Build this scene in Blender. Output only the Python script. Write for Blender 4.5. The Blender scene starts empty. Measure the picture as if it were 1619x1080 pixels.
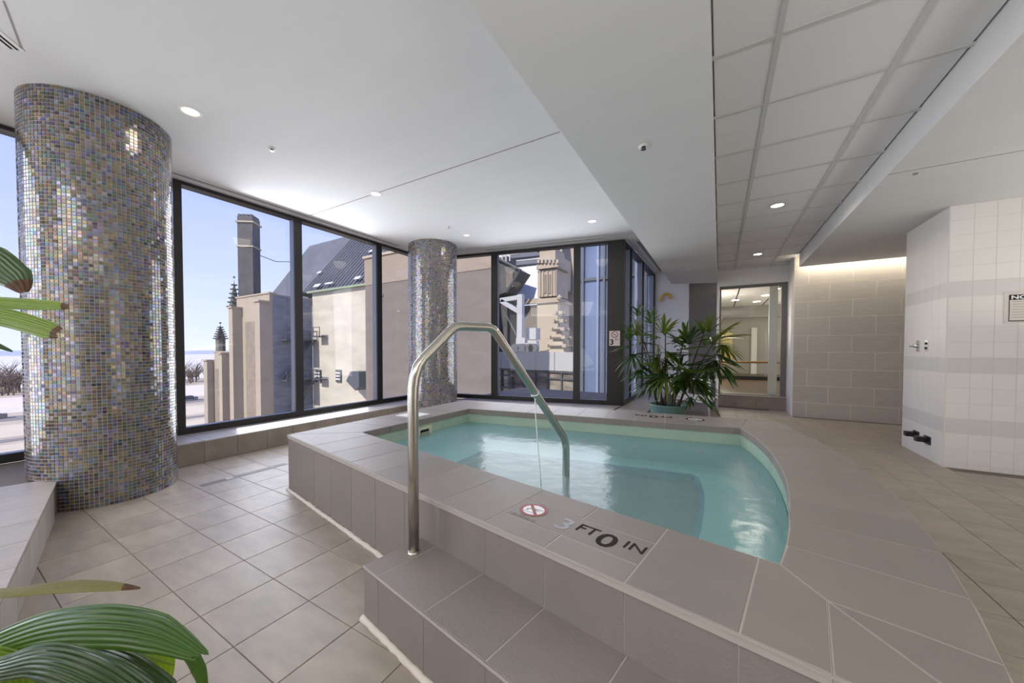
import bpy, math, random
from mathutils import Vector, Matrix
R = random.Random(11)
C = bpy.context.scene.collection
sc = bpy.context.scene
PI = math.pi

# ------------------------------------------------------------------ camera, sky, sun, exposure
YAW, PITCH, F, CX, CY, H = 0.554167, -0.022581, 574.7066, 782.0, 566.44, 1.155
cd = bpy.data.cameras.new('camera'); cam = bpy.data.objects.new('camera', cd); C.objects.link(cam)
cam.location = (0, 0, H); cam.rotation_euler = (PI/2 + PITCH, 0, YAW)
cd.sensor_width = 36; cd.lens = F*36/1619; cd.clip_start = 0.02; cd.clip_end = 60000
cd.shift_x = (809.5-CX)/1619; cd.shift_y = (CY-540)/1619
sc.camera = cam
vs = sc.view_settings
vs.view_transform = 'Standard'; vs.look = 'None'; vs.gamma = 1; vs.exposure = 0.08
try: vs.use_curve_mapping = False
except Exception: pass
SKY = 1.38
w = bpy.data.worlds.new('sky'); sc.world = w; w.use_nodes = True
nt = w.node_tree; nt.nodes.clear()
out = nt.nodes.new('ShaderNodeOutputWorld'); bg = nt.nodes.new('ShaderNodeBackground')
tc = nt.nodes.new('ShaderNodeTexCoord'); sx = nt.nodes.new('ShaderNodeSeparateXYZ'); rp = nt.nodes.new('ShaderNodeValToRGB')
mp = nt.nodes.new('ShaderNodeMapRange'); mp.inputs[1].default_value = -0.1; mp.inputs[2].default_value = 1.0
nz = nt.nodes.new('ShaderNodeTexNoise'); nz.inputs['Scale'].default_value = 3.0; nz.inputs['Detail'].default_value = 5
mpg = nt.nodes.new('ShaderNodeMapping'); mpg.inputs['Scale'].default_value = (1, 1, 7)
ad = nt.nodes.new('ShaderNodeMath'); ad.operation = 'MULTIPLY_ADD'; ad.inputs[1].default_value = 0.10; 
nt.links.new(tc.outputs['Generated'], sx.inputs[0]); nt.links.new(sx.outputs[2], mp.inputs[0])
nt.links.new(tc.outputs['Generated'], mpg.inputs[0]); nt.links.new(mpg.outputs[0], nz.inputs['Vector'])
nt.links.new(nz.outputs[0], ad.inputs[0]); nt.links.new(mp.outputs[0], ad.inputs[2]); nt.links.new(ad.outputs[0], rp.inputs[0])
nt.links.new(rp.outputs[0], bg.inputs[0]); bg.inputs[1].default_value = SKY; nt.links.new(bg.outputs[0], out.inputs[0])
rp.color_ramp.elements[0].position = 0.12; rp.color_ramp.elements[0].color = (0.78, 0.84, 0.98, 1)
rp.color_ramp.elements[1].position = 1.0; rp.color_ramp.elements[1].color = (0.20, 0.32, 0.78, 1)
e = rp.color_ramp.elements.new(0.30); e.color = (0.56, 0.65, 0.97, 1)
e = rp.color_ramp.elements.new(0.52); e.color = (0.36, 0.46, 0.93, 1)

def light(name, kind, loc, energy, color=(1, 1, 1), size=1.0, size_y=None, target=None, spread=None, spot=None):
    l = bpy.data.lights.new(name, kind); o = bpy.data.objects.new(name, l); C.objects.link(o)
    o.location = loc; l.energy = energy; l.color = color
    if kind == 'AREA':
        l.size = size
        if size_y: l.shape = 'RECTANGLE'; l.size_y = size_y
        if spread: l.spread = spread
    elif kind == 'SUN': l.angle = size
    else: l.shadow_soft_size = size
    if kind == 'SPOT': l.spot_size = spot; l.spot_blend = 0.6
    if target is not None:
        o.rotation_euler = (Vector(target)-Vector(loc)).to_track_quat('-Z', 'Y').to_euler()
    return o
WARM = (1.0, 0.90, 0.78)
light('sun', 'SUN', (0, -20, 30), 5.2, (1.0, 0.90, 0.75), 0.01, target=(0.6, 0, 13))
# added fill lamps behind and beside the camera, extra daylight at the glass
light('overhead_fill', 'AREA', (-1.6, -1.9, 2.9), 80, (1, 0.97, 0.93), 3.4, 2.4, target=(-1.6, -1.2, 0))
light('overhead_fill', 'AREA', (2.9, 1.6, 2.5), 18, WARM, 1.6, 4.4, target=(2.6, 1.6, 0))
light('ceiling_fill', 'AREA', (0.1, -0.9, 1.75), 66, (1.0, 0.985, 0.96), 1.2, 1.2, target=(0.3, -0.8, 3.0))  # added uplight, like a flash bounced off the ceiling
light('ceiling_fill', 'AREA', (2.75, 3.6, 1.0), 24, (1.0, 0.97, 0.93), 1.0, 3.6, target=(2.7, 3.2, 3.0))  # added uplight to brighten the soffit
light('hall_fill', 'AREA', (-2.6, -3.45, 1.5), 45, (1.0, 0.97, 0.94), 4.2, 2.5, target=(-2.0, 5, 1.9))  # added fill lamp in front of the closed rear wall
light('hall_fill', 'AREA', (4.4, 1.5, 1.4), 45, (1.0, 0.95, 0.88), 2.3, 6.0, target=(0, 2.5, 2.0))  # added fill lamp in front of the right wall
light('window_daylight', 'AREA', (-4.85, 3.0, 1.25), 80, (0.88, 0.92, 1.0), 1.9, 3.4, target=(0, 3.0, 1.1))
light('window_daylight', 'AREA', (-4.85, -1.2, 1.4), 65, (0.88, 0.92, 1.0), 2.1, 3.0, target=(0, -1.2, 1.5))
light('window_daylight', 'AREA', (-2.6, 5.75, 1.6), 45, (0.88, 0.92, 1.0), 2.2, 2.2, target=(-1.8, 2.0, 1.5))

# ------------------------------------------------------------------ helpers
def cl(o, **k):
    for a, b in k.items():
        if b is not None: o[a] = b
    return o

class MB:
    def __init__(s): s.v = []; s.f = []
    def poly(s, pts):
        n = len(s.v); s.v += [tuple(p) for p in pts]; s.f.append(tuple(range(n, n+len(pts))))
    def prism(s, pts, z0, z1):
        a = sum(pts[i][0]*pts[(i+1) % len(pts)][1]-pts[(i+1) % len(pts)][0]*pts[i][1] for i in range(len(pts)))
        if a < 0: pts = pts[::-1]
        n = len(s.v); k = len(pts)
        s.v += [(p[0], p[1], z0) for p in pts]+[(p[0], p[1], z1) for p in pts]
        s.f.append(tuple(range(n+k-1, n-1, -1))); s.f.append(tuple(range(n+k, n+2*k)))
        for i in range(k):
            j = (i+1) % k; s.f.append((n+i, n+j, n+k+j, n+k+i))
    def box(s, x0, x1, y0, y1, z0, z1):
        s.prism([(x0, y0), (x1, y0), (x1, y1), (x0, y1)], z0, z1)
    def cham(s, pts, z0, z1, c=0.002):
        # slab with a chamfered top edge
        a = sum(pts[i][0]*pts[(i+1) % len(pts)][1]-pts[(i+1) % len(pts)][0]*pts[i][1] for i in range(len(pts)))
        if a < 0: pts = pts[::-1]
        ins = inset(pts, c); n = len(s.v); k = len(pts)
        s.v += [(p[0], p[1], z0) for p in pts]+[(p[0], p[1], z1-c) for p in pts]+[(p[0], p[1], z1) for p in ins]
        s.f.append(tuple(range(n+k-1, n-1, -1))); s.f.append(tuple(range(n+2*k, n+3*k)))
        for L in (0, k):
            for i in range(k):
                j = (i+1) % k; s.f.append((n+L+i, n+L+j, n+L+k+j, n+L+k+i))
    def frame(s, o, u, v, n, du, dv, dn):
        # box with corner o, axes u, v, n (Vectors) and sizes
        o = Vector(o); u = Vector(u).normalized()*du; v = Vector(v).normalized()*dv; n = Vector(n).normalized()*dn
        c = [o, o+u, o+u+v, o+v]; k = len(s.v)
        s.v += [tuple(p) for p in c]+[tuple(p+n) for p in c]
        fs = [(3, 2, 1, 0), (4, 5, 6, 7), (0, 1, 5, 4), (1, 2, 6, 5), (2, 3, 7, 6), (3, 0, 4, 7)]
        flip = u.cross(v).dot(n) < 0
        s.f += [tuple(k+i for i in (f[::-1] if flip else f)) for f in fs]
    def tube(s, path, r, seg=10, cap=True):
        path = [Vector(p) for p in path]; m = len(path)
        rs = r if isinstance(r, (list, tuple)) else [r]*m
        n0 = len(s.v); up = None
        for i, p in enumerate(path):
            t = (path[min(i+1, m-1)]-path[max(i-1, 0)]).normalized()
            if up is None:
                up = Vector((0, 0, 1)) if abs(t.z) < 0.9 else Vector((1, 0, 0))
            a = t.cross(up).normalized(); up = a.cross(t).normalized()
            for k in range(seg):
                th = 2*PI*k/seg; s.v.append(tuple(p+(a*math.cos(th)+up*math.sin(th))*rs[i]))
        for i in range(m-1):
            for k in range(seg):
                j = (k+1) % seg
                s.f.append((n0+i*seg+k, n0+i*seg+j, n0+(i+1)*seg+j, n0+(i+1)*seg+k))
        if cap:
            s.f.append(tuple(n0+k for k in range(seg-1, -1, -1))); s.f.append(tuple(n0+(m-1)*seg+k for k in range(seg)))
    def lathe(s, prof, c=(0, 0, 0), seg=24):
        n0 = len(s.v)
        for r, z in prof:
            for k in range(seg):
                th = 2*PI*k/seg; s.v.append((c[0]+r*math.cos(th), c[1]+r*math.sin(th), c[2]+z))
        for i in range(len(prof)-1):
            for k in range(seg):
                j = (k+1) % seg; s.f.append((n0+i*seg+k, n0+i*seg+j, n0+(i+1)*seg+j, n0+(i+1)*seg+k))
    def xform(s, m, a=0):
        for i in range(a, len(s.v)): s.v[i] = tuple(m @ Vector(s.v[i]))
    def build(s, name, mat, parent=None, smooth=False, **k):
        me = bpy.data.meshes.new(name); me.from_pydata(s.v, [], s.f); me.validate(); me.update()
        if mat: me.materials.append(mat)
        if smooth: me.shade_smooth() if hasattr(me, 'shade_smooth') else None
        o = bpy.data.objects.new(name, me); C.objects.link(o)
        if parent: par(o, parent)
        return cl(o, **k)

def par(o, p):
    o.parent = p
    base = Vector((0, 0, 0)); q = p
    while q: base += Vector(q.location); q = q.parent
    # children are modelled in world coordinates: take the base of the chain out again
    o.matrix_parent_inverse = Matrix.Translation(-Vector(p.matrix_basis.translation)) if p.parent is None else Matrix.Identity(4)
    if p.parent is not None:
        pass
def inset(pts, d):
    n = len(pts)
    a = sum(pts[i][0]*pts[(i+1) % n][1]-pts[(i+1) % n][0]*pts[i][1] for i in range(n))
    P = pts if a > 0 else pts[::-1]; L = []
    for i in range(n):
        p, q = Vector(P[i][:2]), Vector(P[(i+1) % n][:2]); t = (q-p).normalized(); nn = Vector((-t.y, t.x)); L.append((p+nn*d, t))
    res = []
    for i in range(n):
        p, t = L[i-1]; q, u = L[i]; den = t.x*u.y-t.y*u.x
        if abs(den) < 1e-4: res.append((q.x, q.y))
        else:
            k = ((q-p).x*u.y-(q-p).y*u.x)/den; r = p+t*k; res.append((r.x, r.y))
    return res
def empty(name, loc=(0, 0, 0), **k):
    o = bpy.data.objects.new(name, None); C.objects.link(o); o.location = loc; return cl(o, **k)
def dup(root, loc, **k):
    r = root.copy(); C.objects.link(r); r.location = loc; cl(r, **k)
    for ch in list(root.children):
        c = ch.copy(); C.objects.link(c); c.parent = r
        for g in ch.children:
            d = g.copy(); C.objects.link(d); d.parent = c
    return r
def inst(src_mesh, name, loc, parent, rz=0):
    o = bpy.data.objects.new(name, src_mesh); C.objects.link(o); o.location = loc; o.rotation_euler = (0, 0, rz)
    if parent: par(o, parent)
    return o
# a photograph pixel (1619x1080 frame) to a point on a plane of the place
FW0 = Vector((-math.sin(YAW), math.cos(YAW), 0)); RT = Vector((math.cos(YAW), math.sin(YAW), 0))
FW = FW0*math.cos(PITCH)+Vector((0, 0, math.sin(PITCH))); UP = -FW0*math.sin(PITCH)+Vector((0, 0, math.cos(PITCH)))
EYE = Vector((0, 0, H))
def ray(px, py): return FW*F+RT*(px-CX)+UP*(CY-py)
def at(px, py, axis, c):
    d = ray(px, py); return EYE+d*((c-EYE[axis])/d[axis])
def atd(px, py, dep): return EYE+ray(px, py)*(dep/F)

# ------------------------------------------------------------------ materials
def mat(name, col, rough=0.5, metal=0.0, vary=0.0, noise=0.0, nscale=8.0, nstretch=(1, 1, 1), col2=None, bump=0.0, bscale=60.0, spec=0.5, coat=0.0, emit=None, estr=0, coord='Object'):
    m = bpy.data.materials.new(name); m.use_nodes = True; t = m.node_tree; N = t.nodes; L = t.links
    b = N['Principled BSDF']; b.inputs['Roughness'].default_value = rough; b.inputs['Metallic'].default_value = metal
    b.inputs['Specular IOR Level'].default_value = spec; b.inputs['Coat Weight'].default_value = coat
    b.inputs['Base Color'].default_value = (*col, 1)
    tcn = N.new('ShaderNodeTexCoord'); mpn = N.new('ShaderNodeMapping'); L.new(tcn.outputs[coord], mpn.inputs[0]); mpn.inputs['Scale'].default_value = nstretch
    cur = None
    if vary or noise:
        oi = N.new('ShaderNodeObjectInfo')
        va = N.new('ShaderNodeVectorMath'); va.operation = 'MULTIPLY_ADD'
        cmb = N.new('ShaderNodeCombineXYZ')
        for i in range(3): L.new(oi.outputs['Random'], cmb.inputs[i])
        va.inputs[1].default_value = (37, 51, 23)
        L.new(cmb.outputs[0], va.inputs[0]); L.new(mpn.outputs[0], va.inputs[2])
        nn = N.new('ShaderNodeTexNoise'); nn.inputs['Scale'].default_value = nscale; nn.inputs['Detail'].default_value = 6; nn.inputs['Roughness'].default_value = 0.6
        L.new(va.outputs[0], nn.inputs['Vector'])
        mr = N.new('ShaderNodeMapRange'); mr.inputs[1].default_value = 0.3; mr.inputs[2].default_value = 0.7
        L.new(nn.outputs[0], mr.inputs[0])
        mx = N.new('ShaderNodeMix'); mx.data_type = 'RGBA'; mx.inputs[6].default_value = (*col, 1)
        c2 = col2 or tuple(c*(1-noise) for c in col); mx.inputs[7].default_value = (*c2, 1)
        L.new(mr.outputs[0], mx.inputs[0]); cur = mx.outputs[2]
        if vary:
            hv = N.new('ShaderNodeHueSaturation'); mm = N.new('ShaderNodeMapRange'); mm.inputs[3].default_value = 1-vary; mm.inputs[4].default_value = 1+vary
            L.new(oi.outputs['Random'], mm.inputs[0]); L.new(mm.outputs[0], hv.inputs['Value']); L.new(cur, hv.inputs['Color']); cur = hv.outputs[0]
        L.new(cur, b.inputs['Base Color'])
    if bump:
        bn = N.new('ShaderNodeTexNoise'); bn.inputs['Scale'].default_value = bscale; bn.inputs['Detail'].default_value = 3
        L.new(mpn.outputs[0], bn.inputs['Vector']); bb = N.new('ShaderNodeBump'); bb.inputs['Strength'].default_value = bump; bb.inputs['Distance'].default_value = 0.004
        L.new(bn.outputs[0], bb.inputs['Height']); L.new(bb.outputs[0], b.inputs['Normal'])
    if emit:
        b.inputs['Emission Color'].default_value = (*emit, 1); b.inputs['Emission Strength'].default_value = estr
    return m
def glass(name, tint, rough=0.0, ior=1.5, k=1.0):
    m = bpy.data.materials.new(name); m.use_nodes = True; t = m.node_tree; N = t.nodes; L = t.links; N.clear()
    o = N.new('ShaderNodeOutputMaterial'); mx = N.new('ShaderNodeMixShader'); tr = N.new('ShaderNodeBsdfTransparent'); gl = N.new('ShaderNodeBsdfGlossy'); fr = N.new('ShaderNodeFresnel')
    fr.inputs[0].default_value = ior; tr.inputs[0].default_value = (*tint, 1); gl.inputs['Roughness'].default_value = rough
    gl.inputs[0].default_value = (k, k, k, 1)
    # only the face towards the viewer mirrors; inside the thin pane light goes straight on
    ge = N.new('ShaderNodeNewGeometry'); sb = N.new('ShaderNodeMath'); sb.operation = 'SUBTRACT'; sb.inputs[0].default_value = 1.0; ml = N.new('ShaderNodeMath'); ml.operation = 'MULTIPLY'
    L.new(ge.outputs['Backfacing'], sb.inputs[1]); L.new(sb.outputs[0], ml.inputs[0]); L.new(fr.outputs[0], ml.inputs[1])
    L.new(ml.outputs[0], mx.inputs[0]); L.new(tr.outputs[0], mx.inputs[1]); L.new(gl.outputs[0], mx.inputs[2]); L.new(mx.outputs[0], o.inputs[0])
    return m

m_plaster = mat('plaster ceiling', (0.66, 0.66, 0.655), 0.75, noise=0.05, nscale=2.2, nstretch=(0.5, 2.2, 1), bump=0.12, bscale=5, spec=0.25)
m_white = mat('white paint', (0.74, 0.73, 0.71), 0.7, spec=0.3)
m_greige = mat('greige paint', (0.26, 0.24, 0.22), 0.7)
m_floor = mat('porcelain floor tile', (0.39, 0.333, 0.272), 0.42, vary=0.06, nscale=4.0, nstretch=(1.0, 2.6, 1), col2=(0.285, 0.245, 0.205), bump=0.05, bscale=30)
m_grout_f = mat('floor grout', (0.18, 0.15, 0.125), 0.9)
m_tub = mat('taupe porcelain', (0.248, 0.215, 0.195), 0.5, vary=0.05, nscale=5, noise=0.10, bump=0.35, bscale=140)
m_grout_t = mat('pale tub grout', (0.42, 0.38, 0.345), 0.9)
m_caulk = mat('cream caulk', (0.70, 0.63, 0.55), 0.8, bump=0.5, bscale=25)
m_edge = mat('tile edge trim', (0.50, 0.465, 0.435), 0.35, metal=0.3)
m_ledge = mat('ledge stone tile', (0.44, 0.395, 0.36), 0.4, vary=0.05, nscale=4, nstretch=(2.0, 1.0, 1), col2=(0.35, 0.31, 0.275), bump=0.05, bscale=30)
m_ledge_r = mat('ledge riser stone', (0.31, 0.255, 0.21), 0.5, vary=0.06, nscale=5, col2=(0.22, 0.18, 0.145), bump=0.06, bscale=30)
m_wtile = mat('white ceramic tile', (0.80, 0.775, 0.74), 0.42, vary=0.015)
m_gtile = mat('pale grey ceramic tile', (0.68, 0.662, 0.64), 0.42, vary=0.015)
m_grout_w = mat('white grout', (0.74, 0.70, 0.65), 0.85)
m_brick = mat('ribbed grey stone tile', (0.50, 0.465, 0.42), 0.55, vary=0.035, nscale=5, nstretch=(0.7, 1, 5), noise=0.10, bump=0.6, bscale=9)
m_grout_b = mat('light stone grout', (0.76, 0.72, 0.66), 0.9)
m_acou = mat('acoustic ceiling panel', (0.72, 0.715, 0.71), 0.9, vary=0.012, bump=0.4, bscale=180)
m_tbar = mat('ceiling grid bar', (0.55, 0.54, 0.53), 0.6)
m_frame = mat('dark bronze aluminium', (0.032, 0.029, 0.027), 0.38, metal=0.4)
m_framein = mat('grey anodised aluminium', (0.27, 0.29, 0.33), 0.4, metal=0.3)
m_steel = mat('brushed stainless steel', (0.60, 0.56, 0.50), 0.22, metal=1.0, noise=0.12, nscale=20, nstretch=(1, 1, 0.2))
m_chrome = mat('chrome', (0.72, 0.72, 0.72), 0.12, metal=1.0)
m_black = mat('black plastic', (0.012, 0.012, 0.013), 0.35)
m_void = mat('black void', (0.004, 0.004, 0.005), 0.9)  # flat black painted for the dark inside of slots and skimmer mouth
m_wplast = mat('white plastic', (0.80, 0.80, 0.79), 0.35)
m_yellow = mat('yellow plastic', (0.72, 0.45, 0.03), 0.4)
m_basin = mat('aqua pool plaster', (0.50, 0.86, 0.85), 0.6, noise=0.06, nscale=3)
m_wline = mat('pale waterline tile', (0.40, 0.52, 0.40), 0.25, noise=0.12, nscale=6)
m_bluet = mat('blue trim tile', (0.07, 0.22, 0.42), 0.3)
m_lamp = mat('lit lamp lens', (1, 0.95, 0.85), 0.4, emit=(1.0, 0.90, 0.72), estr=14)
m_lampdim = mat('lamp reflector', (0.75, 0.70, 0.62), 0.25, metal=0.5, emit=(1.0, 0.92, 0.8), estr=0.8)
m_ink = mat('dark marking ink', (0.03, 0.024, 0.023), 0.85, spec=0.15)
m_inkworn = mat('worn grey marking', (0.25, 0.25, 0.26), 0.35)
m_inkfaint = mat('faded marking', (0.20, 0.168, 0.150), 0.6)
m_red = mat('marking red', (0.28, 0.025, 0.035), 0.45)
m_pot = mat('teal glazed pot', (0.12, 0.22, 0.205), 0.35, noise=0.1, nscale=5)
m_soil = mat('potting soil', (0.02, 0.014, 0.01), 0.95, bump=0.8, bscale=60)
m_cane = mat('brown palm cane', (0.09, 0.055, 0.03), 0.8, noise=0.5, nscale=30)
def leafmat(name, c1, c2, rough=0.32, tip=False):
    m = mat(name, c1, rough, vary=0.18, nscale=7, col2=c2, spec=0.5)
    t = m.node_tree; b = t.nodes['Principled BSDF']; o = [n for n in t.nodes if n.type == 'OUTPUT_MATERIAL'][0]
    tl = t.nodes.new('ShaderNodeBsdfTranslucent'); tl.inputs[0].default_value = (c1[0]*2.2+0.02, c1[1]*2.0+0.03, c1[2]*0.8, 1)
    ms = t.nodes.new('ShaderNodeMixShader'); ms.inputs[0].default_value = 0.28
    t.links.new(b.outputs[0], ms.inputs[1]); t.links.new(tl.outputs[0], ms.inputs[2]); t.links.new(ms.outputs[0], o.inputs[0])
    return m
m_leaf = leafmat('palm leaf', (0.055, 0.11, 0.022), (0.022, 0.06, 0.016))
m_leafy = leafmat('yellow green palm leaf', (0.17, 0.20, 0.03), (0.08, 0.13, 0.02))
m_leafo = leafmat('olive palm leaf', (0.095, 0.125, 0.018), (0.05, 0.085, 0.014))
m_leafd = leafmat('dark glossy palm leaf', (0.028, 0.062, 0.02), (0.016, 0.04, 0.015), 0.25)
m_leafdry = leafmat('dry palm leaf', (0.30, 0.27, 0.15), (0.16, 0.15, 0.06), 0.5)
def veined(m):
    t = m.node_tree; N = t.nodes; L = t.links; b = N['Principled BSDF']
    src = b.inputs['Base Color'].links[0].from_socket
    a = N.new('ShaderNodeAttribute'); a.attribute_name = 'across'; k = N.new('ShaderNodeMath'); k.operation = 'MULTIPLY'; k.inputs[1].default_value = 24.0
    sn = N.new('ShaderNodeMath'); sn.operation = 'SINE'; mr = N.new('ShaderNodeMapRange'); mr.inputs[1].default_value = -1; mr.inputs[3].default_value = 0.72; mr.inputs[4].default_value = 1.25
    hv = N.new('ShaderNodeHueSaturation'); L.new(a.outputs['Fac'], k.inputs[0]); L.new(k.outputs[0], sn.inputs[0]); L.new(sn.outputs[0], mr.inputs[0]); L.new(mr.outputs[0], hv.inputs['Value']); L.new(src, hv.inputs['Color']); L.new(hv.outputs[0], b.inputs['Base Color'])
    bp = N.new('ShaderNodeBump'); bp.inputs['Strength'].default_value = 0.5; bp.inputs['Distance'].default_value = 0.003; L.new(sn.outputs[0], bp.inputs['Height']); L.new(bp.outputs[0], b.inputs['Normal'])
    return m
v_leaf, v_leafy, v_leafd, v_leafdry = [veined(leafmat(n, a, b, r)) for n, a, b, r in (('veined green leaf', (0.05, 0.115, 0.02), (0.03, 0.075, 0.018), 0.3), ('veined lime leaf', (0.15, 0.24, 0.012), (0.09, 0.17, 0.012), 0.35), ('veined dark leaf', (0.022, 0.055, 0.017), (0.035, 0.075, 0.02), 0.22), ('veined dry leaf', (0.20, 0.19, 0.10), (0.12, 0.12, 0.05), 0.4))]
m_tip = mat('brown leaf tip', (0.10, 0.045, 0.015), 0.8, noise=0.6, nscale=60)
m_glass = glass('window glass', (0.915, 0.92, 0.94))
m_glassc = glass('clear glass', (0.93, 0.95, 0.94))

# water: see-through, tinted, rippled reflection
m_water = bpy.data.materials.new('spa water'); m_water.use_nodes = True
t = m_water.node_tree; N = t.nodes; L = t.links; N.clear()
o = N.new('ShaderNodeOutputMaterial'); mx = N.new('ShaderNodeMixShader'); tr = N.new('ShaderNodeBsdfTransparent'); gl = N.new('ShaderNodeBsdfGlossy'); fr = N.new('ShaderNodeFresnel')
df = N.new('ShaderNodeBsdfDiffuse'); m2 = N.new('ShaderNodeMixShader'); df.inputs[0].default_value = (0.53, 0.84, 0.87, 1); m2.inputs[0].default_value = 0.30
fr.inputs[0].default_value = 1.33; tr.inputs[0].default_value = (0.84, 0.97, 0.97, 1); gl.inputs['Roughness'].default_value = 0.16
tcn = N.new('ShaderNodeTexCoord'); n1 = N.new('ShaderNodeTexNoise'); n1.inputs['Scale'].default_value = 7; n1.inputs['Detail'].default_value = 4
bp = N.new('ShaderNodeBump'); bp.inputs['Strength'].default_value = 0.35; bp.inputs['Distance'].default_value = 0.02
L.new(tcn.outputs['Object'], n1.inputs['Vector']); L.new(n1.outputs[0], bp.inputs['Height']); L.new(bp.outputs[0], gl.inputs['Normal']); L.new(bp.outputs[0], fr.inputs['Normal'])
L.new(tr.outputs[0], m2.inputs[1]); L.new(df.outputs[0], m2.inputs[2])
L.new(fr.outputs[0], mx.inputs[0]); L.new(m2.outputs[0], mx.inputs[1]); L.new(gl.outputs[0], mx.inputs[2]); L.new(mx.outputs[0], o.inputs[0])

# glass mosaic: colour per tile from a face attribute, thin film for the sheen
def mosaic_mat():
    m = bpy.data.materials.new('iridescent glass mosaic'); m.use_nodes = True; t = m.node_tree; N = t.nodes; L = t.links
    b = N['Principled BSDF']; a = N.new('ShaderNodeAttribute'); a.attribute_name = 'tile_colour'
    L.new(a.outputs['Color'], b.inputs['Base Color']); b.inputs['Metallic'].default_value = 0.5; b.inputs['Roughness'].default_value = 0.14
    b.inputs['Coat Weight'].default_value = 0.6; b.inputs['Coat Roughness'].default_value = 0.08
    if 'Thin Film Thickness' in b.inputs:
        mr = N.new('ShaderNodeMapRange'); mr.inputs[3].default_value = 250; mr.inputs[4].default_value = 620
        L.new(a.outputs['Alpha'], mr.inputs[0]); L.new(mr.outputs[0], b.inputs['Thin Film Thickness']); b.inputs['Thin Film IOR'].default_value = 1.7
    return m
m_mosaic = mosaic_mat()
m_grout_m = mat('mosaic grout', (0.52, 0.50, 0.49), 0.9)

# ------------------------------------------------------------------ room: floor
S = dict(kind='structure')
floor = MB(); floor.box(-5.2, 4.6, -3.6, 9.9, -0.20, -0.004)
floor = floor.build('floor', m_grout_f, label='beige porcelain tile floor around the raised spa', **S)
TP = 0.3055
def tilemesh(name, wx, wy, m, g=0.0035, t=0.012, c=0.0015):
    b = MB(); b.cham([(g/2, g/2), (wx-g/2, g/2), (wx-g/2, wy-g/2), (g/2, wy-g/2)], -t, 0, c)
    me = bpy.data.meshes.new(name); me.from_pydata(b.v, [], b.f); me.update(); me.materials.append(m); return me
tl = tilemesh('floor_tile', TP, TP, m_floor); tr_ = tilemesh('floor_tile', 0.2735, TP, m_floor)
def fy(x): return 1.0355-0.1865*(x-0.214)          # spa front edge
def sy(x): return 1.0137-0.1865*(x+1.2895)         # step front edge
def ny(x): return 0.2307-0.2198*(x+2.5636)         # ledge front edge behind the round column
for i in range(-10, 9):
    for j in range(-6, 14):
        x = -1.29+(i-1)*TP; y = 0.6471+j*TP; cx, cy = x+TP/2, y+TP/2
        if x+TP > 1.095 or (x+TP > 0.6 and j >= -1): continue
        if cx < -4.66 or cy < ny(cx)-0.2: continue
        if cx > -2.85 and cy > fy(cx)+0.2: continue
        if -1.1 < cx < 0.4 and cy > sy(cx)+0.2: continue
        inst(tl, 'floor_tile', (x, y, 0), floor)
for i in range(-2, 8):
    for j in range(-1, 28):
        x = 1.091+i*0.2735; y = 0.6471+j*TP; cx, cy = x+0.137, y+TP/2
        if cx < 0.40 and cy < 4.7: continue
        if i == -2 and j > 14: continue
        if cy > 8.1 and cx > 1.05: continue
        if cx > 1.9 and 5.30 < cy < 6.36: continue
        if x > 2.5 and cy < 5: continue
        inst(tr_, 'floor_tile', (x, y, 0), floor)
for i in range(-6, 3):
    for j in range(15, 31):
        x = 0.818-i*0.2735-0.2735*1; y = 0.6471+j*TP
        if -0.9 < x < 0.6 and y > 4.95 and y+TP < 9.75 and not (x > -0.1 and y+TP > 8.8):
            inst(tr_, 'floor_tile', (x, y, 0), floor)

# ------------------------------------------------------------------ ceilings
cbm = MB(); cbm.prism([(-5.2, -3.6), (-0.85, -3.6), (-0.85, 8.35), (-0.03, 8.35), (-0.03, 9.8), (-1.34, 9.8), (-1.36, 6.36), (-5.2, 5.55)], 3.0, 3.3)
ceiling = cbm.build('ceiling', m_plaster, label='smooth grey plaster ceiling over the spa', **S)
sl = MB(); sl.box(-4.85, -1.17, 2.935, 2.947, 2.9985, 3.0005); sl.build('seam', m_greige, ceiling)
sl = MB(); sl.prism([(-3.24, 0.300), (-3.24, 0.308), (-3.668, 0.411), (-3.668, 0.403)], 2.998, 3.0005); sl.build('seam', m_greige, ceiling)
bm_ = MB(); bm_.prism([(-0.867, -3.6), (-0.0525, -3.6), (-0.0555, 8.755), (-0.866, 8.40)], 2.53, 3.3)
bm_.build('ceiling_beam', m_plaster, label='dropped plaster beam running away from the camera', **S)
g = MB(); g.box(-0.06, 1.13, -3.6, 8.85, 2.79, 2.85); gc = g.build('grid_ceiling', m_tbar, label='white acoustic panel ceiling in a metal grid', **S)
PX = [-0.338, 0.238, 0.814, 1.39]
for k in range(-10, 11):
    y0 = 2.369+0.606*k; y1 = min(y0+0.606, 8.83)
    if y0 < -3.5 or y0 > 8.7: continue
    for a in range(3):
        x0, x1 = max(PX[a], -0.056), min(PX[a+1], 1.115)
        b = MB(); b.box(x0+0.011, x1-0.011, y0+0.011, y1-0.011, 2.762, 2.788); b.build('ceiling_panel', m_acou, gc)
    b = MB(); b.box(-0.056, 1.12, y0-0.012, y0+0.012, 2.755, 2.766); b.build('cross_bar', m_tbar, gc)
for x in PX[1:3]:
    b = MB(); b.box(x-0.013, x+0.013, -3.55, 8.84, 2.754, 2.766); b.build('main_bar', m_tbar, gc)
g = MB(); g.box(1.118, 4.6, -3.6, 7.90, 2.55, 2.95); so = g.build('soffit_ceiling', m_plaster, label='lower white soffit over the shower side', **S)
g = MB(); g.box(1.12, 4.5, 4.128, 4.136, 2.5485, 2.551); g.build('seam', m_greige, so)
g = MB(); g.box(-0.06, 4.6, 7.7, 9.9, 2.87, 3.3); g.build('ceiling', m_white, label='plaster ceiling above the light cove', **S)
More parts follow.
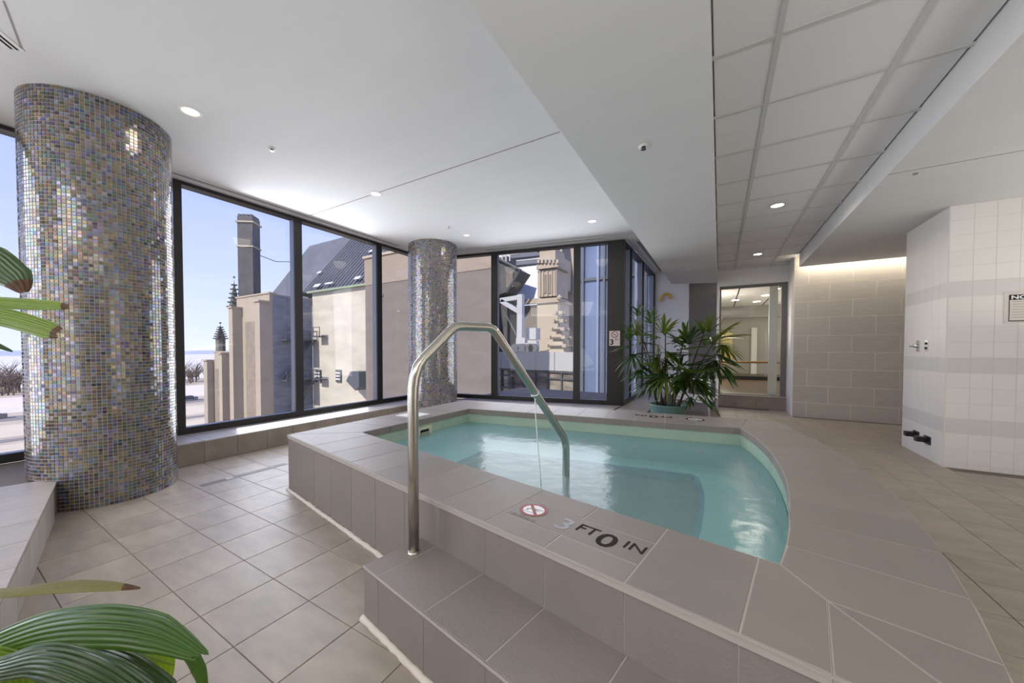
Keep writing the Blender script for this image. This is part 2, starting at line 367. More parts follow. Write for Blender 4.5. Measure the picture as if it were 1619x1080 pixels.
g = MB(); g.prism([(-5.3, -3.7), (4.7, -3.7), (4.7, 9.9), (-1.5, 9.9), (-1.5, 6.5), (-5.3, 5.65)], 3.3, 3.5); g.build('roof_slab', m_greige, label='concrete slab above the ceilings', **S)  # out of view, put there to block the sky
g = MB(); g.box(1.15, 3.3, 7.915, 7.95, 2.60, 2.64); lamp = g.build('cove_lamp', m_lamp); cl(lamp, label='warm strip lamp hidden in the cove above the grey stone wall', category='lamp')
light('cove_light', 'AREA', (2.2, 8.0, 2.72), 3.5, WARM, 2.1, 0.08, target=(2.2, 8.04, 0))

# ------------------------------------------------------------------ right hand walls
def tiles_grid(name, parent, origin, u, v, n, cols, rows, matf, g=0.004, t=0.006):
    origin = Vector(origin); u = Vector(u); v = Vector(v); n = Vector(n)
    for a in range(len(cols)-1):
        for b in range(len(rows)-1):
            m_ = matf(a, b)
            if m_ is None: continue
            q = MB(); q.frame(origin+u*(cols[a]+g/2)+v*(rows[b]+g/2), u, v, n, cols[a+1]-cols[a]-g, rows[b+1]-rows[b]-g, t)
            q.build(name, m_, parent)
g = MB(); g.box(1.8868, 4.6, 5.3618, 6.31, 0, 2.55); wr = g.build('wall_right', m_grout_w, label='shower partition clad in square white and grey tiles', **S)
rows = [0, 0.047]+[0.047+0.1475*k for k in range(1, 17)]+[2.548]
band = lambda b: m_gtile if b in (3, 7, 12) else m_wtile
tiles_grid('wall_tile', wr, (1.892, 5.367, 0), (1, 0, 0), (0, 0, 1), (0, -1, 0), [0, 0.153]+[0.153+0.139*k for k in range(1, 5)], rows, lambda a, b: band(b), 0.005, 0.007)
tiles_grid('wall_tile', wr, (1.892, 6.31, 0), (0, -1, 0), (0, 0, 1), (-1, 0, 0), [0]+[0.068+0.146*k for k in range(0, 7)], rows, lambda a, b: band(b), 0.002, 0.0065)
far_t = MB()
for a in range(13):
    for b in range(17): far_t.box(2.603+0.139*a, 2.603+0.139*a+0.134, 5.360, 5.3618, rows[b]+0.0025, rows[b+1]-0.0025)
far_t = far_t.build('wall_tiling', m_wtile, wr); far_t['kind'] = 'stuff'
g = MB(); g.box(1.085, 4.6, 8.1018, 8.35, 0, 2.87); wb = g.build('wall_back', m_grout_b, label='grey stone tile wall under the lit cove', **S)
zr = [0, 0.25, 0.54, 0.825, 1.115, 1.40, 1.70, 1.98, 2.268, 2.555, 2.84]
for r in range(len(zr)-1):
    offs = 1.55 if r % 2 == 1 else 1.83
    xs = [1.087]+[x for x in [offs-0.555+0.555*k for k in range(-1, 6)] if 1.10 < x < 3.2]+[3.25]
    for a in range(len(xs)-1):
        q = MB(); q.frame((xs[a]+0.003, 8.108, zr[r]+0.003), (1, 0, 0), (0, 0, 1), (0, -1, 0), xs[a+1]-xs[a]-0.006, zr[r+1]-zr[r]-0.006, 0.008)
        q.build('stone_tile', m_brick, wb)
g = MB(); g.box(1.092, 1.3, 8.35, 9.05, 0, 2.87); wn = g.build('wall_niche', m_grout_w, label='narrow white tiled return beside the glass door', **S)
tiles_grid('wall_tile', wn, (1.092, 8.76, 0), (0, -1, 0), (0, 0, 1), (-1, 0, 0), [0, 0.22, 0.435, 0.655], [0.3*k for k in range(0, 10)], lambda a, b: m_wtile, 0.003)
g = MB(); g.box(4.5, 4.7, -3.6, 9.9, 0, 3.3); g.build('wall_side', m_white, label='plain white wall on the far right', **S)
g = MB(); g.box(-5.2, 4.6, -3.7, -3.55, 0, 3.3); g.build('wall_rear', m_white, label='plain white wall behind the viewer', **S)
g = MB(); g.box(3.25, 3.35, 6.31, 8.11, 0, 2.87); g.build('wall_shower', m_wtile, label='white end wall of the shower bay', **S)
# door wall
g = MB(); g.box(-0.06, 1.1, 8.76, 9.0, 2.45, 3.3); g.build('wall_door_head', m_white, label='white wall over the glazed studio door', **S)
g = MB(); g.box(-0.06, -0.015, 8.762, 9.75, 0, 2.449); g.build('wall_jamb', m_white, label='white door jamb wall', **S)
g = MB(); g.box(-0.64, -0.02, 9.70, 9.8, 0, 3.05); g.build('wall_recess', m_greige, label='taupe painted wall left of the glazed door', **S)
g = MB(); g.box(-1.4, -0.62, 9.55, 9.8, 0, 3.05); g.build('wall_far', m_white, label='white wall carrying the yellow hook', **S)
st = empty('door_step', (0.5, 8.85, 0), label='grey stone step under the glazed door', **S)
g = MB(); g.box(-0.015, 1.092, 8.766, 9.3, 0, 0.235); g.build('step_core', m_grout_f, st)
for a, b in ((-0.012, 0.30), (0.304, 0.62), (0.624, 1.088)):
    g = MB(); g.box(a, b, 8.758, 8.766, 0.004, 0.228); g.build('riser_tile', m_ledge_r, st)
g = MB(); g.box(-0.015, 1.092, 8.752, 9.3, 0.236, 0.25); g.build('tread', m_ledge, st)
dr = empty('door_1', (0.5, 8.93, 0.25), label='glazed door panel looking into the exercise studio', **S)
g = MB()
g.box(-0.012, 0.018, 8.88, 8.95, 0.25, 2.45); g.box(1.005, 1.09, 8.88, 8.95, 0.25, 2.45); g.box(0.018, 1.005, 8.88, 8.95, 2.405, 2.45); g.box(0.018, 1.005, 8.88, 8.95, 0.25, 0.262)
g.build('door_frame', mat('grey steel frame', (0.17, 0.16, 0.15), 0.5), dr)
g = MB(); g.box(0.018, 1.005, 8.91, 8.918, 0.262, 2.405); g.build('pane', m_glassc, dr)

# ------------------------------------------------------------------ windows
def far_y(x): return 6.30+0.212*(x+1.39)
def vbox(b, p, q, d0, d1, z0, z1):
    # wall segment box p->q (2d), thickness from d0 to d1 along its left normal
    p = Vector((*p, 0)); q = Vector((*q, 0)); t = (q-p).normalized(); n = Vector((-t.y, t.x, 0))
    b.prism([tuple((p+n*d0)[:2]), tuple((q+n*d0)[:2]), tuple((q+n*d1)[:2]), tuple((p+n*d1)[:2])], z0, z1)
def window(name, label, A, B, posts, z0, z1, depth=0.13, side=1):
    root = empty(name, (*A, z0), label=label, kind='structure')
    A3 = Vector(A); t = (Vector(B)-A3); Ln = t.length; t.normalize()
    pt = lambda s: tuple(A3+t*s)
    for a, b in posts:
        m = MB(); vbox(m, pt(a), pt(b), 0, 0.03*side, z0, z1); m.build('mullion_cap', m_frame, root)
        m = MB(); vbox(m, pt(a+0.004), pt(b-0.004), 0.03*side, depth*side, z0, z1); m.build('mullion', m_framein, root)
    cuts = [0]+[v for p in posts for v in p]+[Ln]
    for i in range(0, len(cuts)-1, 2):
        a, b = cuts[i], cuts[i+1]
        if b-a < 0.02: continue
        m = MB(); vbox(m, pt(a), pt(b), 0, 0.03*side, z0, z0+0.075); m.build('sill_rail_face', m_frame, root)
        m = MB(); vbox(m, pt(a), pt(b), 0.03*side, depth*side, z0, z0+0.07); m.build('sill_rail', m_framein, root)
        m = MB(); vbox(m, pt(a), pt(b), 0, depth*side, z1-0.03, z1); m.build('head_rail', m_frame, root)
        m = MB(); vbox(m, pt(a), pt(b), depth*side*0.86, depth*side*0.86+0.008*side, z0+0.07, z1-0.03); m.build('pane', m_glass, root)
    return root
Y0 = -3.5
window('window_1', 'long window wall facing the church and the lake', (-5.0, Y0), (-5.0, 5.53),
       [(p-Y0, q-Y0) for p, q in ((-2.6, -2.5), (-1.2, -1.1), (0.225, 0.345), (1.50, 1.605), (2.84, 2.945), (4.26, 4.365))], 0.22, 2.99)
A = (-5.0, far_y(-5.0)); Bp = (-1.36, far_y(-1.36)); t_ = (Vector(Bp)-Vector(A)).normalized()
def s_of(px, py=500):
    # distance along the far window line where a pixel column meets it
    d = ray(px, py); n = Vector((-t_.y, t_.x)); k = n.dot(Vector(A))/n.dot(Vector((d.x, d.y))); return (Vector((d.x, d.y))*k-Vector(A)).dot(t_)
window('window_2', 'far window wall behind the spa', A, Bp,
       [(0, 0.09), (s_of(776.5), s_of(786)), (s_of(906.5), s_of(917)), (s_of(960), s_of(985))], 0.22, 2.99)
window('window_3', 'side window wall running away behind the palm', (-1.36, 6.31), (-1.34, 9.55), [(0, 0.06), (0.55, 0.61), (1.72, 1.78), (3.17, 3.24)], 0.22, 2.99)

# ------------------------------------------------------------------ window ledge (raised stone sill)
lg = empty('trim_1', (-4.7, 2, 0), label='raised stone window ledge with tiled top', **S)
core = [(-5.0, 5.5), (-5.0, -3.5), (1.0, -3.5), (1.0, ny(1.0)-0.006), (-3.98, ny(-3.98)-0.006), (-4.506, 0.9), (-4.506, 4.7), (-0.93, 4.7), (-0.93, 9.55), (-1.36, 9.55), (-1.36, 6.3)]
def tri_prism(b, polys, z0, z1):
    for p in polys: b.prism(p, z0, z1)
b = MB(); tri_prism(b, [[(-5.05, -3.5), (-4.506, -3.5), (-4.506, 5.55), (-5.05, 5.4)], [(-4.506, -3.5), (1.0, -3.5), (1.0, ny(1)-0.006), (-3.98, ny(-3.98)-0.006), (-4.506, 0.9)],
                        [(-4.506, 4.47), (-0.926, 4.47), (-0.926, 6.3), (-1.40, 6.25), (-4.506, 5.58)], [(-1.40, 6.25), (-0.926, 6.25), (-0.926, 9.54), (-1.40, 9.54)]], 0.0, 0.208)
b.build('ledge_core', m_grout_f, lg)
def ltile(pts, m=m_ledge, nm='ledge_tile'):
    b = MB(); b.cham(inset(pts, 0.002), 0.209, 0.222, 0.0015); b.build(nm, m, lg)
ys = [0.98+0.3055*k for k in range(0, 16)]
for a, c in zip(ys[:-1], ys[1:]):
    ltile([(-5.0, a), (-4.5, a), (-4.5, min(c, 5.5)), (-5.0, min(c, 5.5))])
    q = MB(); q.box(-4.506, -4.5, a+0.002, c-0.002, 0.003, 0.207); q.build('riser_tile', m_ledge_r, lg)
u = Vector((1, -0.2198)).normalized(); nv = Vector((-u.y, u.x))
o0 = Vector((-2.5636, 0.2307))
for k in range(-5, 12):
    p = o0+u*(0.3145*k); q = o0+u*(0.3145*(k+1))
    pts0 = (p, q)
    for d0, d1 in ((0, 0.62), (0.62, 1.24), (1.24, 1.86)):
        poly = [p-nv*d0, q-nv*d0, q-nv*d1, p-nv*d1]
        if min(v.x for v in poly) < -5.0: continue
        ltile([tuple(v) for v in poly])
    if p.x > -4.0:
        r_ = MB(); r_.frame((p.x+u.x*0.002-nv.x*0.006, p.y+u.y*0.002-nv.y*0.006, 0.003), (*u, 0), (0, 0, 1), (*nv, 0), 0.3105, 0.204, 0.006); r_.build('riser_tile', m_ledge, lg)
for x0, x1, y0, y1 in ((-4.4, -3.8, 4.6, 5.35), (-3.8, -3.2, 4.6, 5.6), (-3.2, -2.6, 4.6, 5.75), (-2.6, -2.0, 4.6, 5.9), (-2.0, -1.4, 4.6, 6.05)):
    ltile([(x0, y0), (x1, y0), (x1, y1+0.2), (x0, y1)])
for a in [4.6+0.6*k for k in range(0, 8)]:
    ltile([(-1.36, a), (-0.92, a), (-0.92, a+0.6), (-1.36, a+0.6)])
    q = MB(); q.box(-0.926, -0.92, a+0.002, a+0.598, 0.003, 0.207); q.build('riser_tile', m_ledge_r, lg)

# ------------------------------------------------------------------ mosaic columns
def mosaic(cx, cy, r, z0, z1, label, seed):
    rr = random.Random(seed); pitch = 0.0254
    root = empty('mosaic_column', (cx, cy, z0), label=label, kind='structure')
    b = MB(); b.lathe([(r-0.003, z0), (r-0.003, z1)], (cx, cy, 0), 96); b.build('column_core', m_grout_m, root, smooth=True)
    n = round(2*PI*r/pitch); m = int((z1-z0)/pitch); v = []; f = []; col = []
    pal = [(0.20, 0.15, 0.36), (0.10, 0.14, 0.40), (0.20, 0.26, 0.36), (0.34, 0.26, 0.16), (0.30, 0.22, 0.08), (0.12, 0.24, 0.20), (0.30, 0.30, 0.38), (0.10, 0.07, 0.13), (0.36, 0.30, 0.40), (0.30, 0.16, 0.12), (0.20, 0.22, 0.10), (0.26, 0.20, 0.12), (0.16, 0.20, 0.30), (0.34, 0.25, 0.12), (0.30, 0.22, 0.10), (0.24, 0.17, 0.09)]
    hw = 0.0112
    for i in range(n):
        th = 2*PI*i/n; N_ = Vector((math.cos(th), math.sin(th), 0)); T = Vector((-N_.y, N_.x, 0)); Z = Vector((0, 0, 1))
        for j in range(m):
            z = z0+pitch*(j+0.5); a = rr.gauss(0, 0.018); c_ = rr.gauss(0, 0.018)
            o_ = Vector((cx, cy, z))+N_*(r+0.0005); k = len(v)
            top = [o_+T*(sx_*(hw-0.0012))+Z*(sz_*(hw-0.0012))+N_*(sx_*hw*a+sz_*hw*c_) for sx_, sz_ in ((-1, -1), (1, -1), (1, 1), (-1, 1))]
            bot = [o_+T*(sx_*hw)+Z*(sz_*hw)-N_*0.004 for sx_, sz_ in ((-1, -1), (1, -1), (1, 1), (-1, 1))]
            v += [tuple(p) for p in top]+[tuple(p) for p in bot]
            f += [(k, k+1, k+2, k+3), (k+4, k+5, k+1, k), (k+5, k+6, k+2, k+1), (k+6, k+7, k+3, k+2), (k+7, k+4, k, k+3)]
            p_ = pal[rr.randrange(len(pal))]; gy = sum(p_)/3; p_ = tuple(gy+(c-gy)*0.72 for c in p_); s = rr.uniform(0.42, 1.05); al = rr.random()
            col += [(p_[0]*s, p_[1]*s, p_[2]*s, al)]*5
    me = bpy.data.meshes.new('mosaic_tile'); me.from_pydata(v, [], f); me.update(); me.materials.append(m_mosaic)
    at_ = me.attributes.new('tile_colour', 'FLOAT_COLOR', 'FACE'); at_.data.foreach_set('color', [x for c in col for x in c])
    o = bpy.data.objects.new('mosaic_tile', me); C.objects.link(o); par(o, root); o['kind'] = 'stuff'
mosaic(-4.264, 0.859, 0.425, 0.0, 3.0, 'large round column of shimmering glass mosaic nearest the left windows', 3)
mosaic(-4.34, 4.93, 0.425, 0.2, 3.0, 'second round mosaic column standing in the corner behind the handrail', 5)

# ------------------------------------------------------------------ hot tub
tub = empty('hot_tub', (-1.3, 2.6, 0), label='raised taupe tiled spa with a curved right side', category='hot tub')
ZT = 0.456
IN_FL, IN_NL, IN_NR, IN_FR = (-2.54, 3.52), (-2.577, 2.023), (0.176, 1.488), (0.167, 3.93)
INARC = [(0.176, 1.488), (0.21, 1.636), (0.24, 1.80), (0.258, 1.96), (0.278, 2.09), (0.2905, 2.216), (0.305, 2.36), (0.3157, 2.523), (0.320, 2.75), (0.314, 2.975), (0.300, 3.19), (0.278, 3.381), (0.25, 3.56), (0.217, 3.72), (0.167, 3.93)]
OUTARC = [(0.50, 0.982), (0.5326, 1.209), (0.574, 1.378), (0.609, 1.557), (0.663, 1.861), (0.70, 2.151), (0.722, 2.414), (0.734, 2.761), (0.730, 2.98), (0.7075, 3.191), (0.678, 3.46), (0.638, 3.713), (0.595, 3.95), (0.54, 4.22), (0.495, 4.46)]
def arcpt(arc, y):
    for p, q in zip(arc[:-1], arc[1:]):
        if p[1] <= y <= q[1]:
            k = (y-p[1])/(q[1]-p[1]); return (p[0]+(q[0]-p[0])*k, y)
    return arc[0] if y < arc[0][1] else arc[-1]
def seg(arc, y0, y1): return [arcpt(arc, y0)]+[p for p in arc if y0+0.01 < p[1] < y1-0.01]+[arcpt(arc, y1)]
def outf(x): return (x, fy(x))
def inf(x): return (x, 2.0205-0.1935*(x+2.574))
def outfar(x): return (x, 4.09+0.112*(x+3.04))
def infar(x): return (x, 3.52+0.1515*(x+2.54))
GR = 0.0016
def cop(pts, nm='coping_tile', m=m_tub):
    b = MB(); b.cham(inset(pts, GR), ZT-0.0305, ZT, 0.0025); return b.build(nm, m, tub)
NODE = (0.264, 1.3397); E_ = (0.2157, fy(0.2157)); C_ = (0.50, 0.982); A_ = (0.5473, 1.2666)
cop([outf(0.0498), E_, NODE, IN_NR, inf(0.1205)])
cop([NODE, E_, C_]); cop([NODE, C_, (0.5326, 1.209), A_])
cop([IN_NR, NODE, A_, (0.609, 1.557), (0.2159, 1.6458)])
xo = [0.0498-0.2854*k for k in range(0, 11)]; xi = [0.1205-0.2847*k for k in range(0, 11)]
mixp = lambda p, q, k: (p[0]+(q[0]-p[0])*k, p[1]+(q[1]-p[1])*k)
for k in range(0, 9):
    a0, a1, b0, b1 = outf(xo[k+1]), outf(xo[k]), inf(xi[k+1]), inf(xi[k])
    if k in (1, 2):
        cop([a0, a1, mixp(a1, b1, 0.27), mixp(a0, b0, 0.27)]); cop([mixp(a0, b0, 0.66), mixp(a1, b1, 0.66), b1, b0])
    elif k == 0 or k > 2: cop([a0, a1, b1, b0])
a0, a1, b0, b1 = outf(xo[3]), outf(xo[1]), inf(xi[3]), inf(xi[1])
TXT = [mixp(a0, b0, 0.27), mixp(a1, b1, 0.27), mixp(a1, b1, 0.66), mixp(a0, b0, 0.66)]
txt = cop(TXT, 'marker_tile')
cop([outf(xo[9]), inf(xi[9]), IN_NL, outf(-3.03)])
yl = [2.023, 2.323, 2.62, 2.92, 3.22, 3.52]
cop([outf(-3.03), IN_NL, (-2.57, yl[1]), (-3.033, yl[1]-0.1)])
for k in range(1, 5):
    f_ = lambda y: (-2.577+0.0247*(y-2.023), y)
    cop([(-3.033, yl[k]-0.1), f_(yl[k]), f_(yl[k+1]), (-3.033, yl[k+1]-(0.1 if k < 4 else 0.0))])
cop([(-3.033, 3.52), IN_FL, (-2.58, outfar(-2.58)[1]), (-3.035, outfar(-3.035)[1])])
xf = [-2.54, -2.115, -1.835, -1.56, -1.28, -1.0, -0.7164, -0.4432, -0.1675, 0.110]
for k in range(0, 9):
    a, c_ = xf[k], xf[k+1]; cop([infar(a), infar(c_), outfar(c_-0.06), outfar(a-0.06 if k else -2.58)], 'coping_tile' if k != 6 else 'coping_tile')
cop([infar(0.110), IN_FR, (0.245, 4.457), outfar(0.05)])
RJ = [(1.6458, 1.557), (1.9026, 1.861), (2.179, 2.152), (2.46, 2.463), (2.75, 2.78), (3.03, 3.10), (3.31, 3.42), (3.58, 3.74), (3.84, 4.06)]
for (i0, o0_), (i1, o1) in zip(RJ[:-1], RJ[1:]):
    cop(seg(OUTARC, o0_, o1)+seg(INARC, i0, i1)[::-1])
cop(seg(OUTARC, 4.06, 4.46)+[(0.245, 4.457), IN_FR]+seg(INARC, 3.84, 3.93)[::-1][1:])
# grout bed below the coping, riser walls, basin
outline = [outf(-3.03), E_, C_]+OUTARC[1:]+[outfar(0.2), outfar(-3.035)]
inline = [IN_NL, (0.176, 1.488)]+INARC[1:]+[IN_FL]
b = MB()
def ring(b, po, pi, z):
    pass
bed = [[outf(-3.03), E_, NODE, IN_NR, IN_NL], [NODE, E_, C_], [outf(-3.03), IN_NL, IN_FL, outfar(-3.035)], [IN_FL, IN_FR, (0.245, 4.457), outfar(-3.035)]]
for p in bed: b.prism(inset(p, 0.0004), ZT-0.03, ZT-0.0014)
aro = [C_]+OUTARC[1:]; 
for k in range(14):
    y0 = 1.0+3.46*k/14
    i0 = arcpt(INARC, 1.488+2.442*k/14); i1 = arcpt(INARC, 1.488+2.442*(k+1)/14); q0 = arcpt(OUTARC, 0.982+3.478*k/14); q1 = arcpt(OUTARC, 0.982+3.478*(k+1)/14)
    b.prism([q0, q1, i1, i0], ZT-0.03, ZT-0.0014)
b.prism([NODE, C_, arcpt(OUTARC, 1.23), IN_NR], ZT-0.03, ZT-0.0015)
b.build('grout_bed', m_grout_t, tub)
# outer walls
b = MB()
ofs = [(-3.022, fy(-3.022)+0.0078), (0.20, fy(0.20)+0.0078), (0.49, fy(0.49)+0.0078)]+[(p[0]-0.012, p[1]) for p in OUTARC[1:]]+[(0.2, 4.45), (-3.022, 4.07)]
for p, q in zip(ofs, ofs[1:]+ofs[:1]): vbox(b, p, q, 0.0, 0.05, 0, ZT-0.025)
b.build('wall_core', m_grout_t, tub)
uf = Vector((1, -0.1865)).normalized(); nf = Vector((uf.y, -uf.x))
if nf.y > 0: nf = -nf
rj = [-3.028]+[x+0.0 for x in xo[9::-1]]+[0.2157, 0.495]
for a, c_ in zip(rj[:-1], rj[1:]):
    q = MB(); ln = (c_-a)/uf.x-0.003
    q.frame((a+0.0015, fy(a)+0.012, 0.004), (*uf, 0), (0, 0, 1), (*nf, 0), ln, ZT-0.030, 0.006); q.build('riser_tile', m_tub, tub)
for k in range(8):
    y0 = 1.66+0.30*k
    q = MB(); q.box(-3.029, -3.022, y0+0.002, y0+0.298, 0.004, ZT-0.026); q.build('riser_tile', m_tub, tub)
for k in range(11):
    y0 = 1.0+0.315*k; p, r_ = arcpt(OUTARC, y0), arcpt(OUTARC, y0+0.312)
    q = MB(); vbox(q, (p[0]-0.012, p[1]), (r_[0]-0.012, r_[1]), -0.006, 0.0, 0.004, ZT-0.026); q.build('riser_tile', m_tub, tub)
for a, c_, zt in ((-3.03, 0.50, ZT-0.008),):
    q = MB(); q.frame((a, fy(a)-0.0015, zt), (*uf, 0), (0, 0, 1), (*nf, 0), (c_-a)/uf.x, 0.006, 0.0015); q.build('edge_trim', m_edge, tub)
# step
st_l = Vector((-1.2895, 1.0137)); ul = uf; nb = -nf
SD = 0.352
def sp(s, d): v = st_l+ul*s+nb*d; return (v.x, v.y)
q = MB(); q.prism([sp(0.0035, 0.0035), sp(1.80, 0.0035), sp(1.80, SD), sp(0.0035, SD)], 0, 0.2318); q.build('step_core', m_grout_t, tub)
js = [0, 0.114, 0.42, 0.722, 1.024, 1.326, 1.63, 1.80]
for a, c_ in zip(js[:-1], js[1:]):
    q = MB(); q.cham(inset([sp(a, 0), sp(c_, 0), sp(c_, SD+0.010), sp(a, SD+0.010)], 0.0013), 0.216, 0.233, 0.002); q.build('tread_tile', m_tub, tub)
    q = MB(); p = sp(a+0.0013, 0.008); q.frame((p[0], p[1], 0.004), (*ul, 0), (0, 0, 1), (*nf, 0), c_-a-0.0026, 0.208, 0.006); q.build('riser_tile', m_tub, tub)
q = MB(); p = sp(0.008, SD); q.frame((p[0], p[1], 0.004), (*nf, 0), (0, 0, 1), (*(-ul), 0), SD-0.012, 0.208, 0.006); q.build('riser_tile', m_tub, tub)
q = MB(); p = sp(0, -0.0015); q.frame((p[0], p[1], 0.222), (*ul, 0), (0, 0, 1), (*nf, 0), 1.8, 0.010, 0.002); q.build('edge_trim', m_edge, tub)
def caulk(pts):
    path = []
    for p, q_ in zip(pts[:-1], pts[1:]):
        n = max(2, int((Vector(q_)-Vector(p)).length/0.03))
        path += [tuple(Vector(p).lerp(Vector(q_), i/n))+(0.004+R.uniform(-0.002, 0.002),) for i in range(n)]
    path.append((*pts[-1], 0.004)); b = MB(); b.tube(path, [0.014+R.uniform(-0.003, 0.003) for _ in path], 8); b.build('caulk_bead', m_caulk, tub, smooth=True)
caulk([(-3.036, 1.70), (-3.036, fy(-3.036)-0.004), (-1.22, fy(-1.22)-0.004)])
p0, p1, p2 = sp(0.0, -0.006), sp(0.3, -0.006), sp(1.8, -0.006); caulk([p0, p1, p2])
# inner nose tiles (dark band under the coping) with joints in line with the coping
def nose(p, q, m=m_tub):
    b = MB(); vbox(b, p, q, -0.010, 0.002, ZT-0.062, ZT-0.004); b.build('nose_tile', m, tub)
def walk(pts, nm):
    for p, q in zip(pts[:-1], pts[1:]):
        t = (Vector(q)-Vector(p)); k = 0.0015/t.length; nose(mixp(p, q, k), mixp(p, q, 1-k))
walk([inf(x) for x in [0.176]+xi[0:10]][::-1][0:0] or [(-2.577, 2.023)]+[inf(x) for x in xi[9::-1]]+[(0.176, 1.488)], 'front')
walk([(-2.577+0.0247*(y-2.023), y) for y in yl[::-1]], 'left')
walk([infar(x) for x in xf[::-1]], 'far'); walk([IN_FR, infar(0.11)], 'far')
for (i0, _), (i1, _) in zip([(1.488, 0)]+RJ[:-1], RJ): 
    sg = seg(INARC, i0, i1)
    for p, q in zip(sg[:-1], sg[1:]): nose(p, q)
walk([arcpt(INARC, 3.84), IN_FR], 'arc')
ZW = 0.296; ZB = 0.07; ZF = -0.34
inl = [IN_NL]+[IN_NR]+INARC[1:]+[IN_FL]
b = MB()
def wallstrip(b, pts, z0, z1):
    for p, q in zip(pts, pts[1:]+pts[:1]): b.poly([(*p, z0), (*p, z1), (*q, z1), (*q, z0)])
ino = [(-2.583, 2.017), (0.180, 1.480)]+[(p[0]+0.006, p[1]) for p in INARC[1:-1]]+[(0.172, 3.937), (-2.546, 3.526)]
wallstrip(b, ino, ZW-0.005, ZT-0.03); b.build('waterline_tile', m_wline, tub)
WE = [(-2.15, 2.34), (-1.30, 2.17), (-0.35, 2.00), (-0.115, 2.02), (-0.0956, 2.3185), (-0.084, 2.50), (-0.0805, 2.815), (-0.0855, 3.068), (-0.105, 3.279), (-0.1416, 3.514), (-0.19, 3.58), (-1.2, 3.425), (-2.16, 3.28)]
b = MB(); wallstrip(b, ino, ZB, ZW-0.005)
# bench: fan of quads between basin wall and well edge
def bench(b, outer, inner, z):
    import mathutils
    n = len(outer); nn = len(inner)
    vs_ = [Vector(p) for p in outer]+[Vector(p) for p in inner]
    ed = [(i, (i+1) % n) for i in range(n)]+[(n+i, n+(i+1) % nn) for i in range(nn)]
    res = mathutils.geometry.delaunay_2d_cdt(vs_, ed, [], 3 if False else 1, 1e-5)
    V_, _, F_ = res[0], res[1], res[2]
    def inside(p, poly):
        c = False
        for i in range(len(poly)):
            x1, y1 = poly[i]; x2, y2 = poly[i-1]
            if (y1 > p.y) != (y2 > p.y) and p.x < (x2-x1)*(p.y-y1)/(y2-y1)+x1: c = not c
        return c
    k = len(b.v); b.v += [(v.x, v.y, z) for v in V_]
    for f in F_:
        c = sum((V_[i] for i in f), Vector((0, 0)))/len(f)
        if inside(c, inner) or not inside(c, outer): continue
        b.f.append(tuple(k+i for i in f))
bench(b, ino, WE, ZB)
wallstrip(b, WE, ZF, ZB); b.poly([(*p, ZF) for p in WE]); b.build('basin', m_basin, tub)
b = MB()
for p, q in zip(WE[3:11], WE[4:12]): vbox(b, p, q, -0.004, 0.028, ZB-0.03, ZB+0.004)
vbox(b, WE[11], WE[12], -0.004, 0.028, ZB-0.03, ZB+0.004)
b.build('well_edge_trim', m_bluet, tub)
# skimmer mouth on the left inner wall
b = MB(); x = -2.556
for y0, y1, z0, z1 in ((2.66, 2.70, 0.26, 0.375), (2.83, 2.87, 0.26, 0.375), (2.70, 2.83, 0.345, 0.375), (2.70, 2.83, 0.26, 0.275)): b.box(x-0.004, x+0.008, y0, y1, z0, z1)
sk = b.build('skimmer_frame', mat('cream plastic', (0.62, 0.60, 0.46), 0.4), tub)
b = MB(); b.box(x-0.003, x+0.002, 2.70, 2.83, 0.275, 0.345); b.build('skimmer_mouth', m_void, sk)
b = MB(); b.frame((x+0.003, 2.705, 0.28), (0, 1, 0), (0.3, 0, 1), (1, 0, 0), 0.12, 0.045, 0.004); b.build('skimmer_flap', mat('skimmer flap', (0.40, 0.36, 0.27), 0.4), sk)
def jet(pos, n):
    b = MB(); n = Vector(n).normalized(); b.lathe([(0.0, 0.010), (0.012, 0.012), (0.026, 0.010), (0.032, 0.0)], (0, 0, 0), 14)
    b.xform(Matrix.Translation(Vector(pos)) @ n.to_track_quat('Z', 'Y').to_matrix().to_4x4()); b.build('jet_nozzle', m_wplast, tub, smooth=True)
for x in (-2.0, -1.72, -1.2, -0.72, -0.15): jet((x, infar(x)[1]-0.0, ZW-0.10), (0.15, -1, 0))
for y in (2.35, 2.9, 3.45): p = arcpt(INARC, y); jet((p[0]+0.003, p[1], ZW-0.10), (-1, 0, 0))
jet((-2.565, 3.05, ZW-0.08), (1, 0, 0))
# text
def text(s, size, m, parent, org, ux, uy, name='lettering', bold=0.0, sx_=1.0):
    cu = bpy.data.curves.new('t', 'FONT'); cu.body = s; cu.size = size; cu.offset = bold; cu.extrude = 0.0004; cu.resolution_u = 3
    o = bpy.data.objects.new('t', cu); C.objects.link(o); bpy.context.view_layer.update()
    me = bpy.data.meshes.new_from_object(o.evaluated_get(bpy.context.evaluated_depsgraph_get())); bpy.data.objects.remove(o)
    ux = Vector(ux).normalized(); uy = Vector(uy).normalized(); nz_ = ux.cross(uy)
    for v in me.vertices:
        c = v.co.copy(); v.co = Vector(org)+ux*c.x*sx_+uy*c.y+nz_*c.z
    me.materials.clear(); me.materials.append(m); me.name = name
    o = bpy.data.objects.new(name, me); C.objects.link(o)
    if parent: par2(o, parent)
    return o
def par2(o, p):
    # parent without moving: everything is modelled in world coordinates
    bpy.context.view_layer.update(); o.parent = p; o.matrix_parent_inverse = p.matrix_world.inverted()
